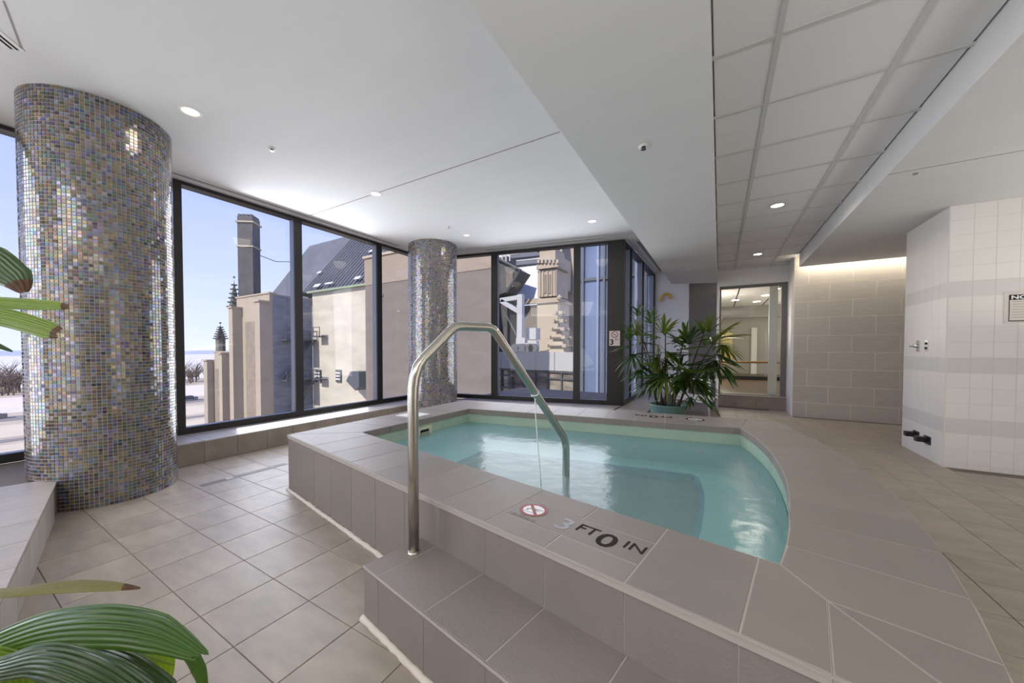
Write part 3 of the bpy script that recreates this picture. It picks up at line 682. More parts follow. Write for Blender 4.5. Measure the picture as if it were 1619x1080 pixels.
def symbol(parent, c, ux, uy, r, mring=m_red, mwhite=m_wplast, fig=True):
    ux = Vector(ux).normalized(); uy = Vector(uy).normalized(); nz_ = ux.cross(uy); c = Vector(c)
    P = lambda a, b_, h: tuple(c+ux*a+uy*b_+nz_*h)
    def disc(r0, r1, h, nm, m):
        b = MB(); n = 36
        for k in range(n):
            t0, t1 = 2*PI*k/n, 2*PI*(k+1)/n
            b.poly([P(r0*math.cos(t0), r0*math.sin(t0), h), P(r1*math.cos(t0), r1*math.sin(t0), h), P(r1*math.cos(t1), r1*math.sin(t1), h), P(r0*math.cos(t1), r0*math.sin(t1), h)])
        o = b.build(nm, m); par2(o, parent)
    disc(0.0, r*0.97, 0.0003, 'symbol_ground', mwhite); disc(r*0.76, r, 0.0007, 'symbol_ring', mring)
    if fig:
        b = MB()
        for pts in ([(-0.55, -0.1), (-0.2, 0.25), (-0.05, 0.15), (-0.42, -0.2)], [(-0.2, 0.25), (0.62, 0.30), (0.62, 0.2), (-0.05, 0.08)], [(-0.05, 0.15), (0.5, 0.02), (0.48, -0.06), (-0.12, 0.02)],
                    [(-0.5, -0.22), (-0.38, -0.34), (-0.26, -0.24), (-0.36, -0.12)], [(-0.6, -0.42), (0.3, -0.42), (0.3, -0.5), (-0.6, -0.5)]):
            b.poly([P(x*r, y*r, 0.0005) for x, y in pts])
        o = b.build('diver_figure', m_inkworn); par2(o, parent)
    b = MB(); b.poly([P(x*r, y*r, 0.0009) for x, y in ((-0.66, 0.5), (-0.5, 0.66), (0.66, -0.5), (0.5, -0.66))]); o = b.build('symbol_bar', mring); par2(o, parent)
UXF = (uf.x, uf.y, 0); UYF = (-nf.x, -nf.y, 0)
def tp(s, d): v = Vector(TXT[0])+uf*s+Vector((-nf.x, -nf.y))*d; return (v.x, v.y, ZT+0.0006)
symbol(txt, tp(0.088, 0.100), UXF, UYF, 0.062)
text('NO DIVING', 0.026, m_inkfaint, txt, tp(0.022, 0.008), UXF, UYF)
text('3', 0.135, m_inkworn, txt, tp(0.222, 0.034), UXF, UYF, bold=0.002, sx_=1.05)
text('FT', 0.085, m_ink, txt, tp(0.302, 0.070), UXF, UYF, bold=0.0006)
text('0', 0.140, m_ink, txt, tp(0.398, 0.028), UXF, UYF, bold=0.002, sx_=1.1)
text('IN', 0.078, m_ink, txt, tp(0.492, 0.070), UXF, UYF, bold=0.0006)
uq = Vector((1, 0.1515, 0)).normalized(); vq = Vector((-uq.y, uq.x, 0))
def fp(x, d): b = infar(x); return (b[0]+vq.x*d, b[1]+vq.y*d, ZT+0.0006)
far_mark = empty('depth_marking', fp(-0.45, 0.3), label='3 FT 0 IN marking on the far coping beside the teal pot', category='marking')
for s, x, sz, m_ in (('IN', -0.60, 0.115, m_ink), ('0', -0.49, 0.19, m_ink), ('FT', -0.36, 0.115, m_ink), ('3', -0.22, 0.19, m_inkworn)):
    text(s, sz, m_, far_mark, fp(x, 0.36), -uq, -vq, bold=0.004)
symbol(far_mark, fp(-0.16, 0.28), -uq, -vq, 0.085, m_ink)

# water
b = MB(); b.poly([(*p, ZW) for p in [(-2.577, 2.022), (0.178, 1.484)]+[(p[0]+0.002, p[1]) for p in INARC[1:]]+[(-2.542, 3.522)]])
b.build('water', m_water, label='turquoise bubbling water filling the spa', kind='stuff')

# ------------------------------------------------------------------ handrail
Pa = Vector((-1.1755, 1.199)); dv = Vector((0.2422, 0.9702))
prof = [(0, 0.236), (0, 0.60), (0, 0.93), (0.002, 0.985), (0.010, 1.033), (0.028, 1.082), (0.055, 1.115), (0.10, 1.152), (0.15, 1.195), (0.185, 1.226), (0.212, 1.250), (0.236, 1.2655), (0.265, 1.273), (0.30, 1.275), (0.38, 1.276), (0.45, 1.277), (0.478, 1.275), (0.503, 1.266), (0.524, 1.249), (0.545, 1.227), (0.603, 1.166), (0.75, 1.008), (0.918, 0.830), (1.06, 0.680), (1.135, 0.601), (1.165, 0.566), (1.185, 0.530), (1.194, 0.495), (1.197, 0.45), (1.197, 0.30), (1.197, 0.072)]
rail = empty('handrail', (Pa.x, Pa.y, 0.233), label='bent stainless steel handrail from the step into the water', category='handrail')
b = MB(); b.tube([(Pa.x+dv.x*s, Pa.y+dv.y*s, z) for s, z in prof], 0.0242, 16); o = b.build('rail_tube', m_steel, rail, smooth=True)
b = MB(); b.lathe([(0.024, 0.009), (0.027, 0.008), (0.029, 0.0)], (Pa.x, Pa.y, 0.233), 20); b.build('rail_collar', m_steel, rail, smooth=True)
s0 = 0.862; q0 = Vector((Pa.x+dv.x*s0, Pa.y+dv.y*s0, 0.888))
b = MB()
tv = Vector((dv.x*0.73, dv.y*0.73, -0.78)).normalized(); a1 = tv.cross(Vector((0, 0, 1))).normalized(); a2 = a1.cross(tv)
loop = [q0+(a1*math.cos(2*PI*k/14)+a2*math.sin(2*PI*k/14))*0.0265+tv*0.004*math.sin(k) for k in range(15)]
b.tube(loop, 0.0035, 6)
b.tube([q0-Vector((0, 0, 0.027)), q0+Vector((0.004, 0.006, -0.16)), q0+Vector((0.012, 0.02, -0.34)), q0+Vector((0.022, 0.03, -0.48)), q0+Vector((0.03, 0.03, -0.587))], 0.0035, 6)
o = b.build('nylon_cord', mat('clear nylon', (0.78, 0.84, 0.82), 0.15), smooth=True); cl(o, label='thin pale cord tied round the handrail and trailing into the water', category='cord')

# skimmer lid
lid = empty('skimmer_lid', (-2.77, 2.84, ZT), label='square white skimmer lid lying on the left coping', category='lid')
b = MB(); b.cham([(-2.90, 2.70), (-2.65, 2.73), (-2.645, 2.955), (-2.88, 2.955)], ZT, ZT+0.012, 0.004); b.build('lid_plate', m_wplast, lid)
b = MB(); b.lathe([(0.0, 0.014), (0.012, 0.014), (0.014, 0.012)], (-2.77, 2.84, ZT), 12); b.build('lid_finger_hole', m_greige, lid)
# linear drain
dn = empty('linear_drain', (-3.73, 1.65, 0), label='long narrow slotted drain set in the floor by the ledge', category='drain')
b = MB(); b.box(-3.772, -3.694, 1.29, 2.01, -0.002, 0.0012); b.build('drain_channel', mat('drain metal', (0.20, 0.18, 0.165), 0.5, metal=0.3), dn)
for k in range(36):
    if k in (9, 10, 11): continue
    b = MB(); b.box(-3.766, -3.70, 1.298+k*0.0197, 1.298+k*0.0197+0.009, 0.0012, 0.003); b.build('drain_slat', mat('drain slat', (0.24, 0.21, 0.19), 0.5) if k == 0 else bpy.data.materials['drain slat'], dn)
b = MB(); b.box(-3.766, -3.70, 1.474, 1.53, 0.0012, 0.004); b.build('drain_cover', m_ledge, dn)

# ------------------------------------------------------------------ lamps, sprinklers, vents
def downlight(x, y, z, label, lit, grp, e=0, r=0.072):
    t = empty('downlight', (x, y, z), label=label, category='ceiling light', group=grp)
    b = MB(); b.lathe([(r*0.78, 0.012), (r*0.8, -0.003), (r, -0.004), (r*1.05, 0.0005)], (x, y, z), 28); b.build('trim_ring', m_white, t, smooth=True)
    b = MB(); b.lathe([(0.0, -0.0022), (r*0.5, -0.0022), (r*0.80, -0.0018)], (x, y, z), 24); b.build('lens', m_lamp if lit else m_lampdim, t, smooth=True)
    if e: light('lamp_glow', 'SPOT', (x, y, z-0.03), e, WARM, 0.12, target=(x, y, 0), spot=3.0)
GA = 'recessed lights in the plaster ceiling'
downlight(-3.505, 1.19, 3.0, 'recessed round ceiling light nearest the large mosaic column', False, GA, 8)
downlight(-3.48, 2.95, 3.0, 'recessed round ceiling light on the plaster seam', False, GA, 8, 0.068)
downlight(-1.575, 5.205, 3.0, 'recessed round ceiling light before the far window wall', False, GA, 7, 0.068)
GB = 'bright lights in the panel ceiling'
downlight(0.5245, 5.10, 2.755, 'glowing recessed light in the panel ceiling, nearer of the two', True, GB, 34, 0.07)
downlight(0.5225, 7.51, 2.755, 'glowing recessed light in the panel ceiling, closer to the glazed door', True, GB, 34, 0.07)
def sprinkler(x, y, z, label, r=0.035):
    t = empty('fire_sprinkler', (x, y, z), label=label, category='sprinkler', group='ceiling sprinklers')
    b = MB(); b.lathe([(r, 0.0), (r*0.9, -0.006), (r*0.45, -0.008)], (x, y, z), 18); b.build('escutcheon', m_white, t, smooth=True)
    b = MB(); b.lathe([(0.010, -0.006), (0.008, -0.016), (0.010, -0.019), (0.0, -0.021)], (x, y, z), 10); b.build('head', m_chrome, t, smooth=True)
    b = MB(); b.lathe([(0.0, -0.021), (0.017, -0.021), (0.017, -0.023), (0.0, -0.023)], (x, y, z), 12); b.build('deflector', m_chrome, t)
sprinkler(-3.5095, 1.795, 3.0, 'small sprinkler head between the two left ceiling lights')
sprinkler(-3.456, 4.293, 3.0, 'small sprinkler head in front of the second mosaic column')
sprinkler(-0.4525, 2.64, 2.53, 'small chrome sprinkler head under the dropped beam')
sprinkler(-0.473, 7.04, 2.53, 'tiny sprinkler head at the far end of the dropped beam')
downlight(-3.479, 4.77, 3.0, 'recessed ceiling light above the far spa corner by the second column', False, GA, 8, 0.06)
t = empty('smoke_detector', (1.27, 4.16, 2.55), label='tiny round detector under the white soffit', category='detector')
b = MB(); b.lathe([(0.016, 0.0), (0.015, -0.008), (0.0, -0.010)], (1.30, 4.22, 2.55), 14); b.build('detector_cap', m_greige, t, smooth=True)
def slot(name, label, p, q, wd, grp='slot air diffusers'):
    t = empty(name, (p[0], p[1], 3.0), label=label, category='air diffuser', group=grp)
    P, Q = Vector(p), Vector(q); d = (Q-P).normalized(); n = Vector((-d.y, d.x))
    f = lambda s, o: tuple((P if s == 0 else Q)+n*o)
    for a, c_, m_, nm in ((-wd, -wd*0.5, m_white, 'flange'), (wd*0.5, wd, m_white, 'flange'), (-wd*0.5, -wd*0.12, m_void, 'air_slot'), (-wd*0.12, wd*0.12, m_white, 'divider'), (wd*0.12, wd*0.5, m_void, 'air_slot')):
        b = MB(); b.prism([f(0, a), f(1, a), f(1, c_), f(0, c_)], 2.9965 if m_ is m_white else 2.998, 3.0005); b.build(nm, m_, t)
slot('slot_diffuser', 'long slot diffuser along the left window wall', (-4.86, 1.2), (-4.86, 4.62), 0.055)
slot('slot_diffuser', 'slot diffuser along the far window wall', (-3.68, 5.64), (-1.65, 6.07), 0.055)
slot('slot_diffuser', 'dark slot diffuser beside the dropped beam', (-1.20, 6.58), (-1.19, 9.3), 0.045)
slot('ceiling_vent', 'dark vent in the ceiling above the large mosaic column', (-3.57, 0.27), (-3.70, 0.385), 0.045, None)

# ------------------------------------------------------------------ wall fittings
sv = empty('shower_valve', (1.885, 5.95, 1.2), label='chrome shower valve with a projecting lever, nearer the corner bay', category='shower valve')
b = MB(); b.box(1.874, 1.886, 5.89, 5.955, 1.14, 1.26); b.build('valve_plate', m_chrome, sv)
b = MB(); b.tube([(1.876, 5.922, 1.20), (1.845, 5.922, 1.20)], 0.020, 14); b.tube([(1.85, 5.922, 1.20), (1.84, 6.0, 1.195)], 0.009, 8); b.build('lever', m_chrome, sv, smooth=True)
sv = empty('shower_diverter', (1.885, 5.74, 1.2), label='flat chrome diverter plate beside the shower valve', category='shower valve')
b = MB(); b.box(1.876, 1.886, 5.705, 5.765, 1.145, 1.26); b.build('valve_plate', m_chrome, sv)
b = MB(); b.tube([(1.878, 5.735, 1.225), (1.868, 5.735, 1.225)], 0.012, 12); b.tube([(1.878, 5.735, 1.175), (1.868, 5.735, 1.175)], 0.012, 12); b.build('button', m_black, sv)
for y0, z0, lb in ((5.86, 0.185, 'black square wall bracket near the shower opening'), (5.60, 0.18, 'black square wall bracket near the outer corner of the partition')):
    br = empty('wall_bracket', (1.885, y0+0.06, z0), label=lb, category='bracket', group='black brackets on the shower partition')
    b = MB(); b.box(1.876, 1.886, y0, y0+0.13, z0-0.02, z0+0.065); b.build('back_plate', m_black, br)
    b = MB(); b.box(1.80, 1.877, y0+0.055, y0+0.125, z0-0.002, z0+0.05); b.build('arm', m_black, br)
nt_ = empty('notice_sign', (2.55, 5.36, 1.55), label='white notice sign with a black header on the tiled wall', category='sign')
b = MB(); b.box(2.235, 2.85, 5.352, 5.361, 1.40, 1.685); b.build('sign_board', mat('sign white', (0.66, 0.62, 0.56), 0.5), nt_)
b = MB(); b.box(2.262, 2.83, 5.350, 5.353, 1.615, 1.662); b.build('sign_header', m_ink, nt_)
text('NOTICE', 0.045, m_wplast, nt_, (2.272, 5.3495, 1.623), (1, 0, 0), (0, 0, 1), bold=0.0015, sx_=1.35)
b = MB(); b.box(2.262, 2.266, 5.350, 5.353, 1.42, 1.615); b.box(2.262, 2.83, 5.350, 5.353, 1.418, 1.426); b.build('sign_border', m_ink, nt_)
b = MB()
for k in range(7): b.box(2.285, 2.80-0.05*(k % 3), 5.3505, 5.3525, 1.596-0.024*k, 1.602-0.024*k)
b.build('sign_print', mat('grey print', (0.40, 0.37, 0.33), 0.6), nt_); nt_.children[-1]['kind'] = 'stuff'
# depth sign on the dark corner post
pz = s_of(972); pc = Vector(A)+t_*pz; n2 = Vector((t_.y, -t_.x)); so_ = Vector((pc.x, pc.y))+n2*0.006
sg = empty('depth_sign', (so_.x, so_.y, 1.3), label='small white 3 FT no diving sign on the dark corner post', category='sign')
U = Vector((t_.x, t_.y, 0)); W = Vector((0, 0, 1)); ctr = Vector((so_.x, so_.y, at(972, 535, 1, so_.y).z))
b = MB(); b.frame(ctr-U*0.085-W*0.125+Vector((n2.x, n2.y, 0))*0.0, U, W, (n2.x, n2.y, 0), 0.17, 0.25, 0.004); b.build('sign_board', mat('aged sign white', (0.66, 0.60, 0.55), 0.5), sg)
off = Vector((n2.x, n2.y, 0))*0.0045
symbol(sg, ctr+W*0.062+off, U, W, 0.055)
text('3', 0.125, m_ink, sg, ctr-U*0.075-W*0.105+off, U, W, bold=0.004)
text('FT', 0.045, m_red, sg, ctr+U*0.01-W*0.04+off, U, W, bold=0.001)
# yellow hook on the far wall
hk = empty('life_hook', (-0.95, 9.5, 2.45), label='yellow curved rescue hook hanging on the far white wall', category='hook')
pts = [at(px, py, 1, 9.50) for px, py in ((1043.5, 477), (1045, 471), (1048.5, 466), (1053, 464), (1057, 465), (1059.5, 468.5), (1059.5, 473))]
b = MB(); b.tube(pts, 0.026, 10); b.build('hook_arc', m_yellow, hk, smooth=True)
b = MB(); b.tube([(pts[5].x, 9.56, pts[5].z), (pts[5].x, 9.49, pts[5].z)], 0.012, 8); b.build('hook_peg', m_chrome, hk)
o = MB(); o.box(1.080, 1.088, 8.20, 8.28, 0.33, 0.45); o = o.build('wall_outlet', m_wplast); cl(o, label='small white outlet plate low on the narrow white return wall', category='outlet')

# ------------------------------------------------------------------ chair behind the palm
ch = empty('lounge_chair', (-0.4, 7.6, 0), label='white plastic lounge chair half hidden behind the potted palm', category='chair')
def tubep(nm, pts, r, m, parent): b = MB(); b.tube(pts, r, 8); return b.build(nm, m, parent, smooth=True)
tubep('side_rail', [(-0.72, 7.35, 0.28), (-0.40, 7.25, 0.26), (-0.12, 7.15, 0.25)], 0.02, m_wplast, ch)
tubep('side_rail', [(-0.62, 8.0, 0.30), (-0.30, 7.9, 0.28), (-0.02, 7.8, 0.27)], 0.02, m_wplast, ch)
for x, y, h in ((-0.66, 7.35, 0.3), (-0.14, 7.16, 0.6), (-0.58, 8.0, 0.3), (-0.03, 7.82, 0.6)): tubep('leg', [(x, y, 0), (x, y, h)], 0.017, m_wplast, ch)
tubep('armrest', [(-0.14, 7.16, 0.6), (-0.45, 7.26, 0.58), (-0.66, 7.33, 0.62)], 0.02, m_wplast, ch)
tubep('armrest', [(-0.03, 7.82, 0.6), (-0.35, 7.92, 0.58), (-0.56, 8.0, 0.62)], 0.02, m_wplast, ch)
b = MB()
for k in range(9):
    a = k/8; b.box(-0.68+0.56*a, -0.68+0.56*a+0.05, 7.36-0.15*a, 7.93-0.15*a, 0.30-0.03*a, 0.312-0.03*a)
seat = b.build('seat_slats', m_wplast, ch); seat['kind'] = 'stuff'
b = MB(); n = 10
for k in range(n):
    a0, a1 = k/n, (k+1)/n
    c0 = (-0.70-0.25*a0-0.05*math.sin(a0*PI), 0.30+0.45*a0); c1 = (-0.70-0.25*a1-0.05*math.sin(a1*PI), 0.30+0.45*a1)
    b.prism([(c0[0], 7.38), (c1[0]-0.001, 7.38), (c1[0]-0.001, 7.92), (c0[0], 7.92)], c0[1], c1[1]+0.01)
b.build('backrest', m_wplast, ch)

# ------------------------------------------------------------------ plants
def blade(path, width, droop_v=0.25, nseg=None, mname=None):
    """folded ribbon leaf along a path of Vectors; width(t) half width"""
    b = MB(); m = len(path)
    for i, p in enumerate(path):
        t = (path[min(i+1, m-1)]-path[max(i-1, 0)]).normalized(); side = t.cross(Vector((0, 0, 1)))
        if side.length < 0.05: side = Vector((1, 0, 0))
        side.normalize(); up = side.cross(t).normalized(); wv = width(i/(m-1))
        b.v += [tuple(p-side*wv+up*wv*droop_v), tuple(p), tuple(p+side*wv+up*wv*droop_v)]
    for i in range(m-1):
        k = 3*i; b.f += [(k, k+1, k+4, k+3), (k+1, k+2, k+5, k+4)]
    return b
def fan(b, org, d, n, length, spread, wid, droop, rr):
    """palmate leaf: n blades radiating from org about direction d"""
    d = Vector(d).normalized(); s = d.cross(Vector((0, 0, 1))); s = s.normalized() if s.length > 0.05 else Vector((1, 0, 0)); u_ = s.cross(d).normalized()
    for k in range(n):
        a = (k/(n-1)-0.5)*spread; Lk = length*(1-0.28*abs(a)/(spread/2))*rr.uniform(0.88, 1.08)
        e_ = (d*math.cos(a)+s*math.sin(a)+u_*0.12*math.cos(a)).normalized(); path = []
        for q in range(7):
            f = q/6; path.append(org+e_*(Lk*f)+Vector((0, 0, -1))*(droop*Lk*f*f*rr.uniform(0.9, 1.1)))
        bl = blade(path, lambda t: wid*(0.35+1.0*math.sin(min(t*1.25+0.12, 1)*PI*0.5)) * (1 if t < 0.72 else max(0.10, (1-t)/0.28)), 0.35)
        o_ = len(b.v); b.v += bl.v; b.f += [tuple(i+o_ for i in f_) for f_ in bl.f]
palm = empty('potted_palm', (-0.60, 5.55, 0), label='bushy fan palm in a round teal pot behind the spa', category='plant')
PXc, PYc = -0.60, 5.55
b = MB(); b.lathe([(0.0, 0.0), (0.165, 0.0), (0.18, 0.02), (0.225, 0.30), (0.235, 0.385), (0.245, 0.40), (0.238, 0.408), (0.222, 0.40), (0.215, 0.35)], (PXc, PYc, 0), 36); b.build('pot', m_pot, palm, smooth=True)
b = MB(); b.lathe([(0.217, 0.362), (0.1, 0.37), (0.0, 0.372)], (PXc, PYc, 0), 28); b.build('soil', m_soil, palm, smooth=True)
rr = random.Random(21)
PY2 = 5.55
def pp(px, py, dy=0.0): return at(px, py, 1, PY2+dy)
# canes with the crown points seen in the photograph (pixel, depth offset)
canes = [(1047, 1040, 545, -0.1), (1052, 1052, 520, 0.1), (1045, 1046, 585, 0.15), (1062, 1080, 540, 0.0), (1066, 1075, 560, -0.2), (1074, 1112, 530, 0.1), (1072, 1095, 590, -0.15), (1040, 1012, 530, 0.2), (1050, 1005, 505, 0.25), (1070, 1140, 525, 0.05)]
for bx, tx, ty, dy in canes:
    p0 = pp(bx, 634, dy*0.4); p0.z = 0.37; p0.x = max(PXc-0.16, min(PXc+0.16, p0.x)); p0.y = PYc+dy*0.4; p1 = pp(tx, ty, dy)
    b = MB(); b.tube([p0.lerp(p1, k/6)+Vector((0, 0, 0.04*math.sin(k/6*PI))) for k in range(7)], [0.011-0.004*k/6 for k in range(7)], 7); b.build('cane', m_cane, palm, smooth=True)
# fans: pixel of the fan hub, direction in pixels, size in px, depth offset, shade
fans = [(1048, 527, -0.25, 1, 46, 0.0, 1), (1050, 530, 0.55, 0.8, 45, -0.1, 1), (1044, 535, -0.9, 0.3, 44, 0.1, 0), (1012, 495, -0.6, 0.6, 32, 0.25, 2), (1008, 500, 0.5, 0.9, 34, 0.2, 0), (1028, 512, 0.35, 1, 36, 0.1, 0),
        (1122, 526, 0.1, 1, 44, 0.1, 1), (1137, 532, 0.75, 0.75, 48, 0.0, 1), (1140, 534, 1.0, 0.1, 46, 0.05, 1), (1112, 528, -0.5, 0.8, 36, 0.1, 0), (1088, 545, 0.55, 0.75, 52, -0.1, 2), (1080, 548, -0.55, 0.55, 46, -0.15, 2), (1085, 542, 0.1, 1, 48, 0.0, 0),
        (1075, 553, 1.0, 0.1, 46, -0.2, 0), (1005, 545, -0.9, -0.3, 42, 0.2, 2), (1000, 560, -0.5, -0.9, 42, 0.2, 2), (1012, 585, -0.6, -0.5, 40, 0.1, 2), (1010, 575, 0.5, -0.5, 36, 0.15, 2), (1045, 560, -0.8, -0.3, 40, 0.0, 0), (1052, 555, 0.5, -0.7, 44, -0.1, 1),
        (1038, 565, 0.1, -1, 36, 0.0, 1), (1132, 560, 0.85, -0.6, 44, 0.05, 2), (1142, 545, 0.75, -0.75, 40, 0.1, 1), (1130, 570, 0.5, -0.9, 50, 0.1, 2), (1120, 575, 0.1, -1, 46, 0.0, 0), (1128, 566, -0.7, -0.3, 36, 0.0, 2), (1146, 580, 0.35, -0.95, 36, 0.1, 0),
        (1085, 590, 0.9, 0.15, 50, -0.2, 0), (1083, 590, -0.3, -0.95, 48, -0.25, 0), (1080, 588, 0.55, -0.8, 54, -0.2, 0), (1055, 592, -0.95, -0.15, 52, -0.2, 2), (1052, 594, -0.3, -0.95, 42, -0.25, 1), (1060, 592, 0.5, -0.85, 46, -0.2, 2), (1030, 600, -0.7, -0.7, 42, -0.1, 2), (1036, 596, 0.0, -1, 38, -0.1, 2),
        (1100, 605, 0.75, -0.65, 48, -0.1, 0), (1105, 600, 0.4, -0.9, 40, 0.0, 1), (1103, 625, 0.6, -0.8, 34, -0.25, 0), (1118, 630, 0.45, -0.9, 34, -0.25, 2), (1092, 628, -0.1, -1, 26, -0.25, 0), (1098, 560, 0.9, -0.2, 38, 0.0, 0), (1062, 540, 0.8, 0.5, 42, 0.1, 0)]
for _ in range(26):
    c_ = rr.choice(canes); a_ = rr.uniform(-0.5, PI+0.5)
    hx, hy = c_[1]+rr.uniform(-14, 14), c_[2]+rr.uniform(4, 46)
    if hy > 605: hy = 600
    fans.append((hx, hy, math.cos(a_), math.sin(a_)*rr.choice((1, 1, -0.7)), rr.uniform(32, 44), c_[3]+rr.uniform(-0.25, 0.35), rr.choice((0, 0, 2, 2, 1))))
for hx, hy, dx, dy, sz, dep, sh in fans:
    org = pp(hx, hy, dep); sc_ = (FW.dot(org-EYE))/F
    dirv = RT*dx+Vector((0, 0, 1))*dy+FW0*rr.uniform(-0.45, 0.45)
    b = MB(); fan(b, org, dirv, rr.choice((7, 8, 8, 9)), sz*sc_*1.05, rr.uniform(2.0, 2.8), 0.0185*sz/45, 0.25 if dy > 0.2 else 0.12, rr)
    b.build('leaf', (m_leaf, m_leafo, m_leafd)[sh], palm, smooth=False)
    tgt = min(canes, key=lambda c: abs(c[1]-hx)+abs(c[2]-hy)); q = pp(tgt[1], tgt[2], tgt[3])
    b = MB(); b.tube([org, org.lerp(q, 0.5)+Vector((0, 0, 0.02)), q.lerp(pp(tgt[0], 634, tgt[3]), 0.15)], 0.0035, 5); b.build('petiole', m_leafy, palm)

# palm beside the photographer (only its leaves reach into the view)
bp_ = empty('broad_leaf_palm', (-1.62, -0.32, 0.222), label='broad leaved palm standing on the ledge at the lower left', category='plant')
b = MB(); b.lathe([(0.0, 0.0), (0.13, 0.0), (0.14, 0.01), (0.17, 0.24), (0.18, 0.25), (0.165, 0.26), (0.155, 0.22)], (-1.62, -0.32, 0.222), 28); b.build('pot', m_pot, bp_, smooth=True)
b = MB(); b.lathe([(0.157, 0.225), (0.0, 0.235)], (-1.62, -0.32, 0.222), 20); b.build('soil', m_soil, bp_)
hubU = atd(-130, 470, 0.95); hubL = atd(-110, 1060, 0.72)
for q in (hubU, hubL):
    p0 = Vector((-1.62+R.uniform(-0.05, 0.05), -0.32+R.uniform(-0.04, 0.04), 0.44)); b = MB()
    b.tube([p0, p0.lerp(q, 0.35)+Vector((-0.02, 0, 0.05)), p0.lerp(q, 0.7)+Vector((-0.02, 0, 0.05)), q], [0.016, 0.014, 0.011, 0.007], 10); b.build('cane', m_cane, bp_, smooth=True)
def pleaf(hub, pts, hw, m, ragged=False, fold=0.35, tipm=None, flat=None):
    """leaf through pixel points (px,py,depth) with per-point half width in px; ribs as pleats"""
    ctrl = [hub]+[atd(*p) for p in pts]; w0 = [4]+list(hw); path = []; wd = []
    deps = [FW.dot(hub-EYE)]+[p[2] for p in pts]
    n = len(ctrl)
    for i in range(n-1):
        for k in range(6 if i < n-2 else 7):
            f = k/6; a = ctrl[max(i-1, 0)]; c0, c1 = ctrl[i], ctrl[i+1]; d = ctrl[min(i+2, n-1)]
            path.append(0.5*((2*c0)+(c1-a)*f+(2*a-5*c0+4*c1-d)*f*f+(3*c0-a-3*c1+d)*f**3))
            wd.append((w0[i]+(w0[i+1]-w0[i])*f)*(deps[i]+(deps[i+1]-deps[i])*f)/F)
    b = MB(); m_ = len(path); K = 8
    for i, p in enumerate(path):
        t = (path[min(i+1, m_-1)]-path[max(i-1, 0)]).normalized(); view = (EYE-p).normalized()
        side = t.cross(view).normalized(); nrm = side.cross(t).normalized()
        if flat: side = (side*math.cos(flat)+nrm*math.sin(flat)).normalized(); nrm = side.cross(t).normalized()
        for k in range(K+1):
            s = k/K*2-1; pl = 0.045*wd[i]*(1 if k % 2 else -1)
            b.v.append(tuple(p+side*(s*wd[i])+nrm*(-fold*wd[i]*abs(s)**1.6+pl)+(t*(R.uniform(-0.012, 0.012)) if ragged and i == m_-1 else Vector((0, 0, 0)))))
    for i in range(m_-1):
        for k in range(K):
            a = i*(K+1)+k; b.f.append((a, a+1, a+K+2, a+K+1))
    o = b.build('leaf', m, bp_, smooth=True)
    ac = o.data.attributes.new('across', 'FLOAT', 'POINT'); ac.data.foreach_set('value', [(k/K*2-1) for _ in path for k in range(K+1)])
    if tipm:
        q = MB(); k0 = m_-5; base = k0*(K+1)
        q.v = [tuple(Vector(v)+(EYE-Vector(v)).normalized()*0.0012) for v in b.v[base:]]
        for i in range(4):
            for k in range(K): a = i*(K+1)+k; q.f.append((a, a+1, a+K+2, a+K+1))
        q.build('leaf_tip', tipm, o)
    return o
pleaf(hubU, [(-40, 405, 0.92), (15, 432, 0.9), (38, 462, 0.88)], [22, 22, 4], v_leafd, tipm=m_tip)
pleaf(hubU, [(-40, 476, 0.93), (40, 481, 0.9), (85, 483, 0.88), (108, 485, 0.87)], [9, 9.5, 7, 3], v_leafy, tipm=m_tip)
pleaf(hubU, [(-40, 492, 0.9), (20, 505, 0.88), (70, 520, 0.86), (92, 527, 0.85)], [15, 15, 14, 7], v_leafy, ragged=True, tipm=m_tip)
pleaf(hubU, [(-50, 530, 0.95), (-5, 546, 0.95), (20, 556, 0.95)], [6, 4, 1], v_leafd)
pleaf(hubL, [(-60, 955, 0.72), (40, 935, 0.7), (120, 927, 0.7), (175, 927, 0.7), (222, 930, 0.7)], [6, 7.5, 9, 7, 1], v_leafdry, tipm=m_tip)
pleaf(hubL, [(-40, 1035, 0.7), (60, 1000, 0.68), (150, 990, 0.66), (240, 1000, 0.65), (318, 1036, 0.64)], [20, 27, 30, 26, 8], v_leaf, ragged=True)
pleaf(hubL, [(-20, 1060, 0.62), (60, 1045, 0.6), (130, 1062, 0.58), (200, 1105, 0.57), (240, 1150, 0.56)], [16, 24, 26, 26, 10], v_leafd)
pleaf(hubL, [(20, 1040, 0.68), (110, 1030, 0.66), (180, 1048, 0.64), (250, 1095, 0.63), (280, 1140, 0.62)], [10, 20, 30, 32, 10], v_leafd, flat=0.5)
pleaf(hubL, [(60, 1010, 0.74), (170, 1005, 0.75), (225, 1025, 0.75), (250, 1065, 0.76), (248, 1110, 0.77)], [8, 14, 20, 22, 8], v_leafy)
pleaf(hubL, [(90, 1020, 0.7), (220, 1003, 0.7), (285, 1020, 0.69), (315, 1060, 0.68), (325, 1110, 0.68)], [5, 7, 9, 9, 3], v_leaf)
pleaf(hubL, [(60, 1030, 0.7), (150, 1022, 0.68), (220, 1038, 0.68), (275, 1052, 0.68)], [5, 6, 5, 1], v_leafy)
pleaf(hubL, [(-60, 1040, 0.66), (0, 1055, 0.66), (20, 1085, 0.66), (22, 1130, 0.66)], [16, 24, 24, 10], v_leafy)
pleaf(hubL, [(-60, 1030, 0.72), (40, 1045, 0.72), (80, 1085, 0.72), (90, 1140, 0.72)], [14, 24, 26, 10], v_leaf)

